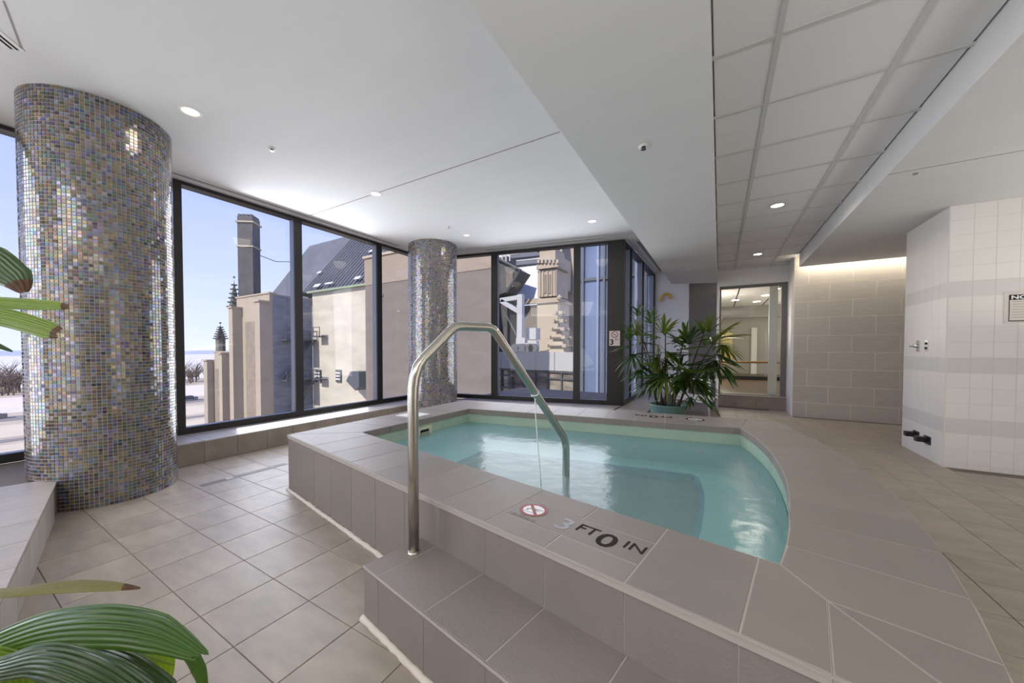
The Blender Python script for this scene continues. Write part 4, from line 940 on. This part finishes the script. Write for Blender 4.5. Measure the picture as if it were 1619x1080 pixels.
# ------------------------------------------------------------------ exercise studio beyond the glass
g = MB(); g.box(-0.75, 4.0, 9.9, 17.2, 0.10, 0.25); g.box(-0.015, 1.3, 9.0, 9.9, 0.10, 0.249); g.build('floor', mat('dark wood floor', (0.12, 0.065, 0.035), 0.35, noise=0.35, nscale=3, nstretch=(1, 9, 1)), label='dark wood floor of the exercise studio', **S)
g = MB(); g.box(-0.75, 4.0, 9.0, 17.2, 2.80, 2.9); cs = g.build('ceiling', m_white, label='white panel ceiling of the exercise studio', **S)
for x in (-0.3, 0.42, 1.3):
    g = MB(); g.box(x, x+0.03, 9.05, 16.5, 2.797, 2.801); g.build('seam', m_ink, cs)
g = MB(); g.box(-0.75, 4.0, 16.5, 16.8, 2.36, 2.8); g.build('trim_2', m_greige, label='grey bulkhead across the exercise studio', **S)
g = MB(); g.box(-0.75, 4.0, 17.0, 17.2, 0.25, 2.8); g.build('wall_studio', mat('studio wall', (0.36, 0.34, 0.30), 0.7), label='grey end wall of the exercise studio', **S)
g = MB(); g.box(-0.85, -0.75, 9.9, 17.2, 0.1, 2.9); g.box(-0.75, -0.06, 9.82, 9.9, 0.1, 2.9); g.box(4.0, 4.1, 9.0, 17.2, 0.2, 2.9); g.build('wall_studio_side', m_white, label='white side walls of the exercise studio', **S)
g = MB(); g.box(0.86, 1.0, 9.35, 9.45, 0.25, 2.78); o = g.build('white_post', m_wplast); cl(o, label='tall white post just inside the glazed door', category='post')
br = empty('ballet_barre', (0.6, 11.5, 0.25), label='wooden exercise barre across the studio', category='barre')
g = MB(); g.tube([(-0.7, 11.5, 0.84), (3.6, 11.5, 0.84)], 0.028, 10); g.build('barre_rail', mat('honey wood', (0.45, 0.22, 0.06), 0.4), br, smooth=True)
for x in (-0.6, 2.2, 3.4):
    g = MB(); g.tube([(x, 11.5, 0.25), (x, 11.5, 0.82)], 0.02, 8); g.build('barre_post', m_chrome, br)
rk = empty('exercise_rack', (1.6, 16.0, 0.25), label='grey exercise rack against the studio end wall', category='gym equipment')
for x in (1.35, 1.62, 1.98):
    g = MB(); g.box(x, x+0.06, 16.0, 16.06, 0.25, 1.85); g.build('upright', m_framein, rk)
for z in (0.5, 1.25, 1.74):
    g = MB(); g.box(1.35, 2.04, 16.02, 16.05, z, z+0.05); g.build('cross_bar', m_framein, rk)
g = MB(); g.box(1.02, 1.20, 16.9, 16.99, 0.25, 2.0); o = g.build('white_door_leaf', m_white); cl(o, label='white door leaf standing at the studio end wall', category='door')
g = MB(); g.box(-0.45, 0.42, 16.94, 16.99, 0.6, 1.85); o = g.build('yellowish_window', mat('yellowish window', (0.72, 0.60, 0.25), 0.7)); cl(o, label='pale yellowish window on the studio end wall', category='blind')  # plain yellow board standing in for a yellowish window
g = MB(); g.box(-0.7, 2.4, 13.4, 13.9, 0.25, 0.36); o = g.build('studio_platform', m_black); cl(o, label='low dark platform edge across the studio floor', category='platform')
lamps = [(0.50, 9.5), (0.45, 11.2), (0.42, 14.4), (1.35, 11.0), (1.25, 12.3), (1.15, 13.6), (1.05, 15.2)]
for i, (x, y) in enumerate(lamps):
    t = empty('studio_light', (x, y, 2.8), label='small square studio ceiling light, '+('left row, nearest the glass', 'left row, second from the glass', 'left row, farthest back', 'right row, nearest the glass', 'right row, second from the glass', 'right row, third from the glass', 'right row, last before the bulkhead')[i], category='ceiling light', group='ceiling lights of the exercise studio')
    g = MB(); g.box(x-0.09, x+0.09, y-0.09, y+0.09, 2.79, 2.7995); g.build('lens', m_lamp, t)
light('studio_glow', 'POINT', (-0.35, 12.6, 1.9), 90, WARM, 0.5)
light('studio_glow', 'POINT', (2.6, 14.6, 1.7), 90, WARM, 0.5)

# ------------------------------------------------------------------ outside
m_tan = mat('tan stone', (0.40, 0.35, 0.285), 0.9, noise=0.12, nscale=0.6, bump=0.3, bscale=3)
m_tand = mat('tan rubble stone', (0.29, 0.245, 0.20), 0.9, noise=0.25, nscale=1.6, bump=0.4, bscale=4)
m_cream = mat('cream painted brick', (0.58, 0.55, 0.47), 0.9, noise=0.22, nscale=0.35, nstretch=(1, 1, 2.5), bump=0.4, bscale=2)
m_brown = mat('brown brick', (0.205, 0.18, 0.165), 0.9, noise=0.2, nscale=0.6, nstretch=(1, 1, 3), bump=0.4, bscale=3)
m_dbrick = mat('dark brick', (0.12, 0.115, 0.12), 0.9, noise=0.35, nscale=1.2)  # one dark tone, mottled at random
m_slate = mat('slate roof', (0.13, 0.14, 0.165), 0.7, noise=0.3, nscale=0.4)
m_snow = mat('snow', (0.62, 0.63, 0.66), 0.8)
m_lime = mat('pale carved limestone', (0.46, 0.40, 0.32), 0.9, noise=0.15, nscale=0.8)
m_iron = mat('painted iron', (0.09, 0.10, 0.12), 0.6)
m_blueg = mat('grey blue metal panel', (0.24, 0.28, 0.36), 0.35, metal=0.3)
m_lift = mat('white machine paint', (0.46, 0.48, 0.51), 0.45)

# stepped gable
gb = empty('church_gable', (-47, 21, -30), label='tan stone stepped gable wall with buttresses outside the left window', category='building')
g = MB(); g.box(-47.9, -40.6, 20.3, 25.0, -32, 7.15); g.build('gable_wall', m_tan, gb)
g = MB(); g.box(-40.6, -40.55, 20.6, 25.0, -32, 7.0); g.build('side_wall', mat('shade tinted brick', (0.24, 0.26, 0.31), 0.9, noise=0.35, nscale=0.8, nstretch=(1, 1, 3)), gb)  # dark bluish colour paints the shade on the return wall
g = MB(); g.box(-54.0, -47.9, 20.3, 22.5, -32, 0.88); g.build('shoulder_wall', m_tan, gb)
g = MB(); g.box(-55.3, -54.0, 20.6, 22.5, -32, -0.1); g.build('shoulder_wall', m_tan, gb)
for x0, x1, y0, zt in ((-47.5, -46.6, 19.3, 5.9), (-41.6, -40.6, 19.3, 6.2), (-50.7, -49.9, 19.5, 0.7), (-55.2, -54.2, 19.6, -0.2)):
    g = MB(); g.box(x0, x1, y0, 20.3, -32, zt); g.build('buttress', m_tan, gb)
    g = MB(); g.box(x0-0.15, x1+0.15, y0-0.15, 20.3, zt, zt+0.15); g.build('buttress_cap', m_lime, gb)
for x0, x1, zt in ((-45.8, -42.0, 4.3), (-49.6, -48.2, -0.6), (-53.7, -51.0, -1.2)):
    g = MB(); g.box(x0, x1, 20.24, 20.3, -32, zt); g.build('rubble_panel', m_tand, gb)
g = MB(); g.box(-48.0, -40.5, 20.2, 21.0, 7.15, 7.3); g.box(-54.1, -47.9, 20.2, 21.0, 0.88, 1.0); g.build('coping_stone', m_lime, gb); 
g = MB(); g.box(-47.7, -41.0, 21.0, 24.8, 7.15, 7.35); g.build('roof_snow', m_snow, gb)
def pinnacle(name, cx, cy, z0, z1, r, label, m, parent=None, shaft=0.45):
    t = empty(name, (cx, cy, z0), label=label, category='pinnacle')
    hz = z0+(z1-z0)*shaft; g = MB(); g.lathe([(r*0.8, z0), (r*0.8, hz), (r, hz), (r, hz+0.12*r)], (cx, cy, 0), 8); g.build('shaft', m, t)
    g = MB(); g.lathe([(r*0.85, hz+0.1*r), (0.05*r, z1-0.05*(z1-z0)), (0.0, z1)], (cx, cy, 0), 8); g.build('spire', m, t)
    n = 6
    for k in range(n):
        f = k/n; zz = hz+(z1-hz)*(f*0.9); rad = r*(0.90*(1-f)+0.16)
        g = MB()
        for a in range(4):
            th = PI/4+a*PI/2; g.box(cx+math.cos(th)*rad-0.14*r, cx+math.cos(th)*rad+0.14*r, cy+math.sin(th)*rad-0.14*r, cy+math.sin(th)*rad+0.14*r, zz, zz+0.22*r)
        g.lathe([(rad*0.6, zz), (rad*1.05, zz+0.12*r), (rad*0.5, zz+0.2*r)], (cx, cy, 0), 8)
        o = g.build('crocket_ring', m, t)
    g = MB(); g.lathe([(0.0, z1), (0.16*r, z1+0.1*r), (0.2*r, z1+0.25*r), (0.0, z1+0.45*r)], (cx, cy, 0), 8); g.build('finial', m, t)
m_pinn = mat('weathered grey stone', (0.17, 0.165, 0.15), 0.9, noise=0.3, nscale=2)
p = at(342, 557, 1, 20.75); pinnacle('stone_pinnacle', max(p.x, -53.6), 20.85, 1.0, at(341, 513, 1, 20.75).z, 0.68, 'dark crocketed pinnacle above the low shoulder of the gable', m_pinn)
p = at(371, 500, 1, 22.6); pinnacle('stone_pinnacle', p.x, 22.6, -2, at(371, 440, 1, 22.6).z, 0.75, 'slim crocketed pinnacle beside the tall chimney base', m_pinn, shaft=0.7)
cp = at(395, 465, 1, 25.6)
HC = 0.98
cm = empty('chimney_stack', (cp.x, 25.6, -30), label='tall dark square chimney rising above the gable', category='chimney')
zt = at(395, 345, 1, 25.6).z
Mr = Matrix.Translation((cp.x, 25.6, 0)) @ Matrix.Rotation(math.radians(38), 4, 'Z')
g = MB(); g.box(-HC, HC, -HC, HC, -32.0, zt); g.xform(Mr); g.build('shaft', m_dbrick, cm)
for f, e_ in ((0.66, 0.12), (0.93, 0.2)):
    z = 7.2+(zt-7.2)*f; g = MB(); g.box(-HC-e_, HC+e_, -HC-e_, HC+e_, z, z+0.2); g.xform(Mr); g.build('band', m_lime, cm)
for x in (-0.75, -0.25, 0.25, 0.75):
    g = MB(); g.box(x-0.15, x+0.15, -HC, HC, zt, zt+0.3); g.xform(Mr); g.build('merlon', m_dbrick, cm)
g = MB(); q0_ = at(411, 404, 1, 25.6); q1_ = at(460, 414, 1, 30.0); g.tube([q0_, q0_.lerp(q1_, 0.5)-Vector((0, 0, 0.4)), q1_], 0.05, 6); o = g.build('guy_wire', m_iron); cl(o, label='thin wire from the chimney to the slate roof', category='wire')
# cream hall with slate roof
hl = empty('church_hall', (-32, 27, -30), label='cream painted brick hall under a steep snowy slate roof', category='building')
g = MB(); g.prism([(-40.58, 25.05), (-19.9, 25.05), (-24.5, 40), (-46, 40)], -32, 8.0); g.build('hall_wall', m_cream, hl)
e0, e1 = at(424, 461, 1, 25.2), Vector((-19.9, 25.2, 8.1)); e0.z = 8.0
r0 = at(489, 389, 1, 33.0); r1 = Vector((-21.5, 33.0, r0.z))
g = MB(); g.poly([e0, e1, r1, r0]); g.poly([e0, r0, Vector((e0.x-6, 40, 8.0))]); g.poly([r0, r1, Vector((-25.5, 41.0, 8.1)), Vector((e0.x-6, 41, 8.0))]); g.build('roof', m_slate, hl)
for k in range(1, 46):
    f = k/46; a = e0.lerp(r0, 0.0); x = e0.x+(e1.x-e0.x)*f
    lo = Vector((x, 25.12, 8.08)); hi = Vector((min(x, -20.3-1.2*(x > -21)), 32.95, r0.z+0.06))
    if x < r0.x+0.3:
        t = (x-e0.x)/(r0.x-e0.x); hi = lo.lerp(hi, max(0.02, t))
    if x < -43: continue
    g = MB(); g.tube([lo, hi], 0.055, 4); g.build('roof_batten', m_slate, hl)
for k in range(9):
    g = MB(); x = -43+k*2.4+R.uniform(-0.6, 0.6); f = R.uniform(0.0, 0.06) if k % 3 else R.uniform(0.2, 0.6)
    c0 = Vector((x, 24.75+8.2*f, 8.15+(r0.z-8.1)*f)); w_ = R.uniform(0.5, 1.5)
    g.frame(c0, (1, 0, 0), (0, 8.2, r0.z-8.1), (0, -1, 1), w_, R.uniform(0.25, 0.6), 0.05); g.build('snow_patch', m_snow, hl)
g = MB(); g.box(-41.0, -19.9, 24.6, 25.0, 7.75, 7.95); g.build('gutter', mat('oxidised copper', (0.28, 0.36, 0.26), 0.7), hl)
for px in (504, 536):
    c0 = at(px-4, 604, 1, 25.0); c1 = at(px+4, 585, 1, 25.0)
    g = MB(); g.box(c0.x, c1.x, 24.9, 25.02, c0.z, c1.z); wn_ = g.build('window', m_iron, hl)
    for k in range(1, 4):
        g = MB(); z = c0.z+(c1.z-c0.z)*k/4; g.box(c0.x+0.1, c1.x-0.1, 24.84, 24.9, z-0.08, z+0.08); g.build('louvre', m_snow, wn_)
c0 = at(570, 596, 1, 24.5)
g = MB(); g.v = [(c0.x-1.1, 24.9, c0.z-0.4), (c0.x+0.3, 24.9, c0.z-1.3), (c0.x+0.9, 24.9, c0.z-0.9), (c0.x+0.9, 24.9, c0.z+0.6), (c0.x-0.4, 24.9, c0.z+0.6), (c0.x-1.1, 23.6, c0.z-0.4), (c0.x+0.3, 23.6, c0.z-1.3), (c0.x+0.9, 23.6, c0.z-0.9), (c0.x+0.9, 23.6, c0.z+0.6), (c0.x-0.4, 23.6, c0.z+0.6)]
g.f = [(0, 1, 2, 3, 4), (9, 8, 7, 6, 5), (0, 5, 6, 1), (1, 6, 7, 2), (2, 7, 8, 3), (3, 8, 9, 4), (4, 9, 5, 0)]; g.build('vent_hood', m_iron, hl)
# fire escape on the shaded return wall
fe = empty('fire_escape', (-40.3, 22.6, -6), label='iron fire escape stair on the wall beside the gable', category='fire escape')
for z in (-7.0, -2.2, 2.2):
    g = MB(); g.box(-40.6, -39.4, 21.4, 24.9, z, z+0.12); g.build('landing', m_iron, fe)
    for y in (21.4, 22.3, 23.2, 24.0, 24.85):
        g = MB(); g.box(-39.46, -39.4, y-0.03, y+0.03, z, z+1.1); g.build('railing_post', m_iron, fe)
    g = MB(); g.box(-39.46, -39.4, 21.4, 24.9, z+1.05, z+1.12); g.box(-39.46, -39.4, 21.4, 24.9, z+0.55, z+0.6); g.build('railing', m_iron, fe)
for z in (-7.0, -2.2):
    for x in (-39.5, -40.3):
        g = MB(); g.frame((x, 21.5, z+0.1), (0, 3.2, 4.6 if z < -5 else 4.2), (0, -0.2, 0.1), (1, 0, 0), 5.5, 0.25, 0.06); g.build('stair_stringer', m_iron, fe)
for z in (-7.5, -2.2, 2.6):
    g = MB(); g.box(-38.9, -37.6, 24.0, 24.95, z, z+0.12); g.box(-38.9, -38.84, 24.0, 24.06, z, z+1.1); g.box(-37.66, -37.6, 24.0, 24.06, z, z+1.1); g.box(-38.9, -37.6, 24.0, 24.05, z+1.05, z+1.12); g.box(-38.9, -37.6, 24.0, 24.05, z+0.55, z+0.6); g.build('balcony', m_iron, fe)
# brown brick block
bk = empty('brick_block', (-15, 18, -30), label='plain brown brick block right of the cream hall', category='building')
g = MB(); g.prism([(-19.95, 16), (-9.75, 16), (-11.3, 18.3), (-19.95, 18.3)], -32, 5.4); g.build('block_wall', m_brown, bk)
g = MB(); g.prism([(-19.98, 15.97), (-9.73, 15.97), (-11.3, 18.3), (-19.98, 18.3)], 5.4, 7.15); g.build('upper_wall', mat('lighter tan brick', (0.32, 0.27, 0.22), 0.9, noise=0.15, nscale=0.6, nstretch=(1, 1, 3)), bk)  # upper part of the block in a lighter tan
g = MB(); g.prism([(-20.05, 15.88), (-9.7, 15.88), (-11.3, 18.3), (-20.05, 18.3)], 7.15, 7.3); g.build('block_cap', m_lime, bk)
g = MB(); g.box(-19.0, -18.2, 15.9, 16.0, 4.6, 4.75); g.build('corbel', m_lime, bk)
# glass annex with panel parapet, in front of the second church front
an = empty('glass_annex', (-12, 25, -20), label='low glass annex with a grey panel parapet seen through the far window', category='building')
pL, pR = at(748, 556.5, 1, 24.0), at(912, 561, 1, 22.0)
dA = Vector((pR.x-pL.x, pR.y-pL.y, 0)); La = dA.length; dA.normalize(); nA = Vector((dA.y, -dA.x, 0))
if nA.y > 0: nA = -nA
zP1 = 1.02; zP0 = at(748, 580, 1, 24.0).z
g = MB(); g.frame((pL.x, pL.y, -30), dA, (0, 0, 1), -nA, La, 30+zP0-0.02, 4); g.build('annex_body', mat('annex glass', (0.42, 0.38, 0.34), 0.08, noise=0.75, nscale=0.55, nstretch=(1, 1, 4), coat=0.8), an)
for k in range(6):
    g = MB(); g.frame((pL.x+dA.x*(La*k/6+0.03), pL.y+dA.y*(La*k/6+0.03), zP0), dA, (0, 0, 1), nA, La/6-0.06, zP1-zP0, 0.12); g.build('parapet_panel', mat('parapet grey', (0.42, 0.44, 0.46), 0.5) if k == 0 else bpy.data.materials['parapet grey'], an)
g = MB(); g.frame((pL.x, pL.y, -0.2), dA, (0, 0, 1), -nA, La, 0.9, 4); g.build('annex_roof', m_snow, an)
for k in range(10):
    g = MB(); g.frame((pL.x+dA.x*(La*k/9-0.03), pL.y+dA.y*(La*k/9-0.03), -6), dA, (0, 0, 1), nA, 0.09, 6+zP0, 0.14); g.build('mullion', m_iron, an)
for z in (zP0-0.12, zP0-0.55, zP0-1.45, zP0-3.0):
    g = MB(); g.frame((pL.x, pL.y, z), dA, (0, 0, 1), nA, La, 0.09, 0.13); g.build('transom', m_iron, an)
# boom lift standing on the annex roof
blp = at(822, 553, 1, 26.5)
bl = empty('boom_lift', (blp.x, 26.5, 0.7), label='white boom lift machine parked on the annex roof', category='machine')
sc1 = FW.dot(blp-EYE)/F
def Q(px, py): return at(px, py, 1, 26.5)
def bar(nm, a, c_, wd, m=m_lift):
    g = MB(); a, c_ = Vector(a), Vector(c_); d = c_-a; s = d.cross(Vector((0, 1, 0))).normalized(); g.frame(a-s*wd/2-Vector((0, wd/2, 0)), d, s, (0, 1, 0), d.length, wd, wd); g.build(nm, m, bl)
bar('mast', Q(823, 542), Q(823.5, 466), 0.46); bar('upper_boom', Q(823, 470), Q(792, 475), 0.35); bar('lower_boom', Q(793, 476), Q(821, 493), 0.35)
bar('hydraulic_ram', Q(796, 490), Q(818, 532), 0.12, m_iron); bar('hydraulic_ram', Q(822, 500), Q(826, 530), 0.12, m_iron)
bar('turret', Q(818, 539), Q(832, 539), 0.5); bar('chassis', Q(817, 546.5), Q(851, 547), 0.42); bar('engine_cover', Q(836, 543), Q(850, 543.5), 0.5)
for px in (821, 832, 843, 849):
    g = MB(); c0 = Q(px, 551); g.tube([(c0.x, 25.7, c0.z), (c0.x, 26.1, c0.z)], 0.38, 16); g.build('wheel', m_iron, bl)
bar('cabinet', at(843, 519, 1, 28), at(843, 537, 1, 28), 0.9, m_lift)
# second church front: roof, turret, crocketed spire, tall wall
f2 = empty('carved_church', (-12, 36, -20), label='carved limestone church front with a turret seen through the far window', category='building')
def wallp(nm, px0, px1, py0, py1, Y, m, th=2.0, parent=f2):
    a = at(px0, py1, 1, Y); c_ = at(px1, py0, 1, Y); g = MB(); g.box(a.x, c_.x, Y, Y+th, min(a.z, -20), c_.z); return g.build(nm, m, parent)
wallp('aisle_wall', 786, 862, 481, 560, 36, m_brown); wallp('dark_wall', 780, 802, 405, 560, 34, m_dbrick)
c0 = at(786, 484, 1, 35.6); c1 = at(862, 478, 1, 35.6); g = MB(); g.box(c0.x, c1.x, 35.5, 36.2, c0.z, c0.z+0.5); g.build('cornice', m_lime, f2)
a, b2 = at(812, 478, 1, 36), at(852, 474, 1, 36); c_, d_ = at(845, 380, 1, 46), at(790, 380, 1, 46)
g = MB(); g.poly([at(786, 480, 1, 36), b2, Vector((c_.x+6, 46, c_.z+6)), Vector((d_.x-6, 46, d_.z+6))]); g.build('roof', m_snow, f2)
for k in range(11):
    f = 0.28+k*0.065; p0 = at(792, 478, 1, 36).lerp(Vector((d_.x-4, 46, d_.z+6)), f); p1 = at(852, 474, 1, 36).lerp(Vector((c_.x+6, 46, c_.z+6)), f)
    p0 = p0.lerp(p1, 0.15+0.35*max(0, 0.6-f)+R.uniform(0, 0.1))
    g = MB(); g.frame(p0+Vector((0, -0.1, 0.1)), p1-p0, Vector((0, 10, 14)), (0, -1, 0.7), (p1-p0).length*R.uniform(0.75, 1), 0.75, 0.12); g.build('slate_course', m_slate, f2)
# dormer gable on the left
a = at(792, 470, 1, 33.5); g = MB()
g.v = []
dq = [at(783, 468, 1, 33), at(800, 462, 1, 33), at(822, 428, 1, 33), at(786, 408, 1, 33)]
g.v = [tuple(p) for p in dq]+[(p.x, 35.5, p.z) for p in dq]; g.f = [(0, 1, 2, 3), (7, 6, 5, 4), (0, 4, 5, 1), (1, 5, 6, 2), (2, 6, 7, 3), (3, 7, 4, 0)]; g.build('dormer', m_dbrick, f2)
g = MB(); g.tube([at(786, 408, 1, 32.8), at(823, 427, 1, 32.8), at(800, 463, 1, 32.8)], 0.16, 6); g.build('dormer_verge', m_iron, f2)
g = MB(); q0_, q1_ = at(801, 455, 1, 32.95), at(812, 430, 1, 32.95); g.box(q0_.x, q1_.x, 32.8, 32.97, q0_.z, q1_.z); g.build('dormer_window', m_brown, f2)
for px in (794, 800, 806):
    g = MB(); q0_, q1_ = at(px, 413, 1, 33.2), at(px, 396, 1, 33.2); g.tube([q0_, q1_], 0.08, 5); g.build('roof_railing', m_snow, f2)
for py in (398, 404):
    g = MB(); g.tube([at(792, py, 1, 33.2), at(807, py, 1, 33.2)], 0.06, 5); g.build('roof_railing', m_snow, f2)
# turret
def tb(nm, px0, px1, py0, py1, Y, th=1.6, m=m_lime):
    a = at(px0, py1, 1, Y); c_ = at(px1, py0, 1, Y); g = MB(); g.box(a.x, c_.x, Y, Y+th, a.z, c_.z); return g.build(nm, m, f2)
tb('turret_shaft', 849, 882, 470, 562, 32, 3); tb('turret_stage', 850, 880, 425, 470, 32.1, 3); tb('turret_band', 847, 884, 474, 480, 31.8, 3.3); tb('turret_head', 848, 883, 414, 426, 31.8, 3.2); tb('turret_top', 853, 878, 392, 414, 32.2, 2.4)
for px in (849.5, 855, 861, 867, 873, 879): tb('merlon', px, px+3.5, 410, 416, 31.6, 0.6)
for px in (859.5, 866.5): tb('blind_arch', px, px+4.2, 434, 464, 32.02, 0.2, m_tand)
for px in (853, 857.5, 864.3, 871.5, 876): tb('colonnette', px, px+1.6, 428, 468, 31.95, 0.2)
pp0 = at(866, 400, 1, 33.3); g = MB(); g.lathe([(1.2, 0), (0.9, 1.5), (0.1, 8)], (pp0.x, 33.4, at(866, 394, 1, 33).z), 8); g.build('turret_spire', m_lime, f2)
tb('tall_wall', 881, 912, 380, 562, 38, 3); tb('wall_window', 896, 904, 426, 460, 37.95, 0.2, m_iron); tb('window_sill', 895, 905.5, 460, 463, 37.6, 0.4)
g = MB(); q0_ = at(884, 430, 1, 36.5); q1_ = at(884, 460, 1, 36.5); g.box(q0_.x-0.3, q0_.x+0.8, 36, 38, q1_.z, q0_.z+1.2); g.build('hanging_shaft', m_lime, f2)
p = at(884, 555, 1, 29.5); pt_ = at(884, 476, 1, 29.5).z; pinnacle('stone_pinnacle', p.x, 29.5, -40.0, pt_, 1.25, 'pale crocketed spire in front of the church turret', m_lime, shaft=(p.z-0.4+40)/(pt_+40))
# blue glass tower
tw = empty('glass_tower', (-1.5, 19, -30), label='blue glass tower with vertical fins beyond the dark corner post', category='building')
xa = at(909, 500, 1, 18.0).x
g = MB(); g.box(xa, 7.0, 18.0, 26.0, -30, 26); g.build('tower_body', mat('blue tower glass', (0.17, 0.23, 0.38), 0.15, noise=0.5, nscale=0.35, nstretch=(2.5, 1, 0.3)), tw)
x = xa; k = 0
while x < -0.5:
    g = MB(); g.box(x, x+0.10, 17.75, 18.0, -30, 26); g.build('fin', (m_blueg, m_iron)[k % 2], tw); x += (0.42, 0.75, 0.3)[k % 3]; k += 1
for z in (-4.6, -3.2, -1.2, 4.6, 8.2):
    g = MB(); g.box(xa, 7, 17.9, 18.0, z, z+0.14); g.build('spandrel', m_iron, tw)
# ground far below: snowy land, roads, frozen lake, trees
ZG = -40.0
def gplane(name, pts, m, z, label):
    g = MB(); g.prism(pts, z-0.5, z); o = g.build(name, m, label=label, kind='structure')
gplane('ground', [(-900, -700), (300, -700), (300, 600), (-900, 600)], mat('winter ground', (0.42, 0.34, 0.24), 0.95, noise=0.3, nscale=0.05, col2=(0.62, 0.54, 0.42)), ZG, 'bare winter ground with patches of snow far below')
def road(d0, d1, z, m, label):
    gplane('road', [(-d0, -600), (-d0, 560), (-d1, 560), (-d1, -600)], m, z, label)
m_road = mat('pale salted road', (0.74, 0.63, 0.46), 0.9, noise=0.15, nscale=0.03); m_asph = mat('asphalt', (0.26, 0.235, 0.21), 0.9)
for d0, d1, m_, lb in ((200, 214, m_asph, 'asphalt service road nearest the church'), (222, 262, m_road, 'wide pale highway lanes'), (270, 278, m_asph, 'dark strip between the highway lanes'), (284, 330, m_road, 'second pale highway carriageway'), (350, 372, m_asph, 'dark parking strip by the shore'), (392, 520, mat('old snow field', (0.80, 0.71, 0.60), 0.9, noise=0.1, nscale=0.03), 'snow covered shore field')):
    road(d0, d1, ZG+0.15, m_, lb)
gplane('lake', [(-4200, -3500), (-4200, 4000), (-640, 4000), (-640, -3500)], mat('lake ice', (0.80, 0.75, 0.66), 0.6, noise=0.12, nscale=0.004, nstretch=(1, 0.2, 1)), ZG+0.3, 'frozen pale lake stretching to the horizon')
gplane('lake', [(-40000, -30000), (-40000, 30000), (-4200, 30000), (-4200, -30000)], mat('open lake water', (0.44, 0.48, 0.52), 0.5), ZG+0.2, 'open grey blue water at the horizon')
m_twig = mat('bare winter trees', (0.17, 0.13, 0.10), 0.95)
g = MB()
for k in range(220):
    x = -R.uniform(545, 630); y = R.uniform(-60, 330); h = R.uniform(12, 26)*(1.0 if R.random() < 0.7 else 1.25)
    g.tube([(x, y, ZG), (x, y, ZG+h*0.5)], [0.7, 0.4], 4, False)
    for q in range(16):
        a = R.uniform(0, 2*PI); r_ = h*R.uniform(0.18, 0.45); z = ZG+h*R.uniform(0.25, 0.6)
        g.tube([(x, y, z), (x+math.cos(a)*r_*0.5, y+math.sin(a)*r_*0.5, z+h*0.2), (x+math.cos(a)*r_, y+math.sin(a)*r_, min(ZG+h, z+h*R.uniform(0.3, 0.5)))], [0.4, 0.25, 0.08], 3, False)
g.build('tree_line', m_twig, label='belt of bare winter trees along the lake shore', kind='stuff')
for k, (x, y, l_, w_, h_) in enumerate(((-366, 118, 14, 5, 4), (-366, 140, 12, 5, 3.5), (-366, 160, 15, 5, 4), (-366, 24, 14, 5, 4))):
    o = empty('parked_truck', (x, y, ZG), label=('dark truck on the shore strip, left of the gable', 'second dark truck on the shore strip', 'third dark truck on the shore strip', 'dark truck far below at the left window edge')[k], category='truck')
    g = MB(); g.box(x-w_/2, x+w_/2, y-l_/2, y+l_*0.28, ZG+1, ZG+h_); g.build('cargo_box', m_iron, o)
    g = MB(); g.box(x-w_/2, x+w_/2, y+l_*0.31, y+l_/2, ZG+0.8, ZG+h_*0.75); g.build('cab', m_asph, o)
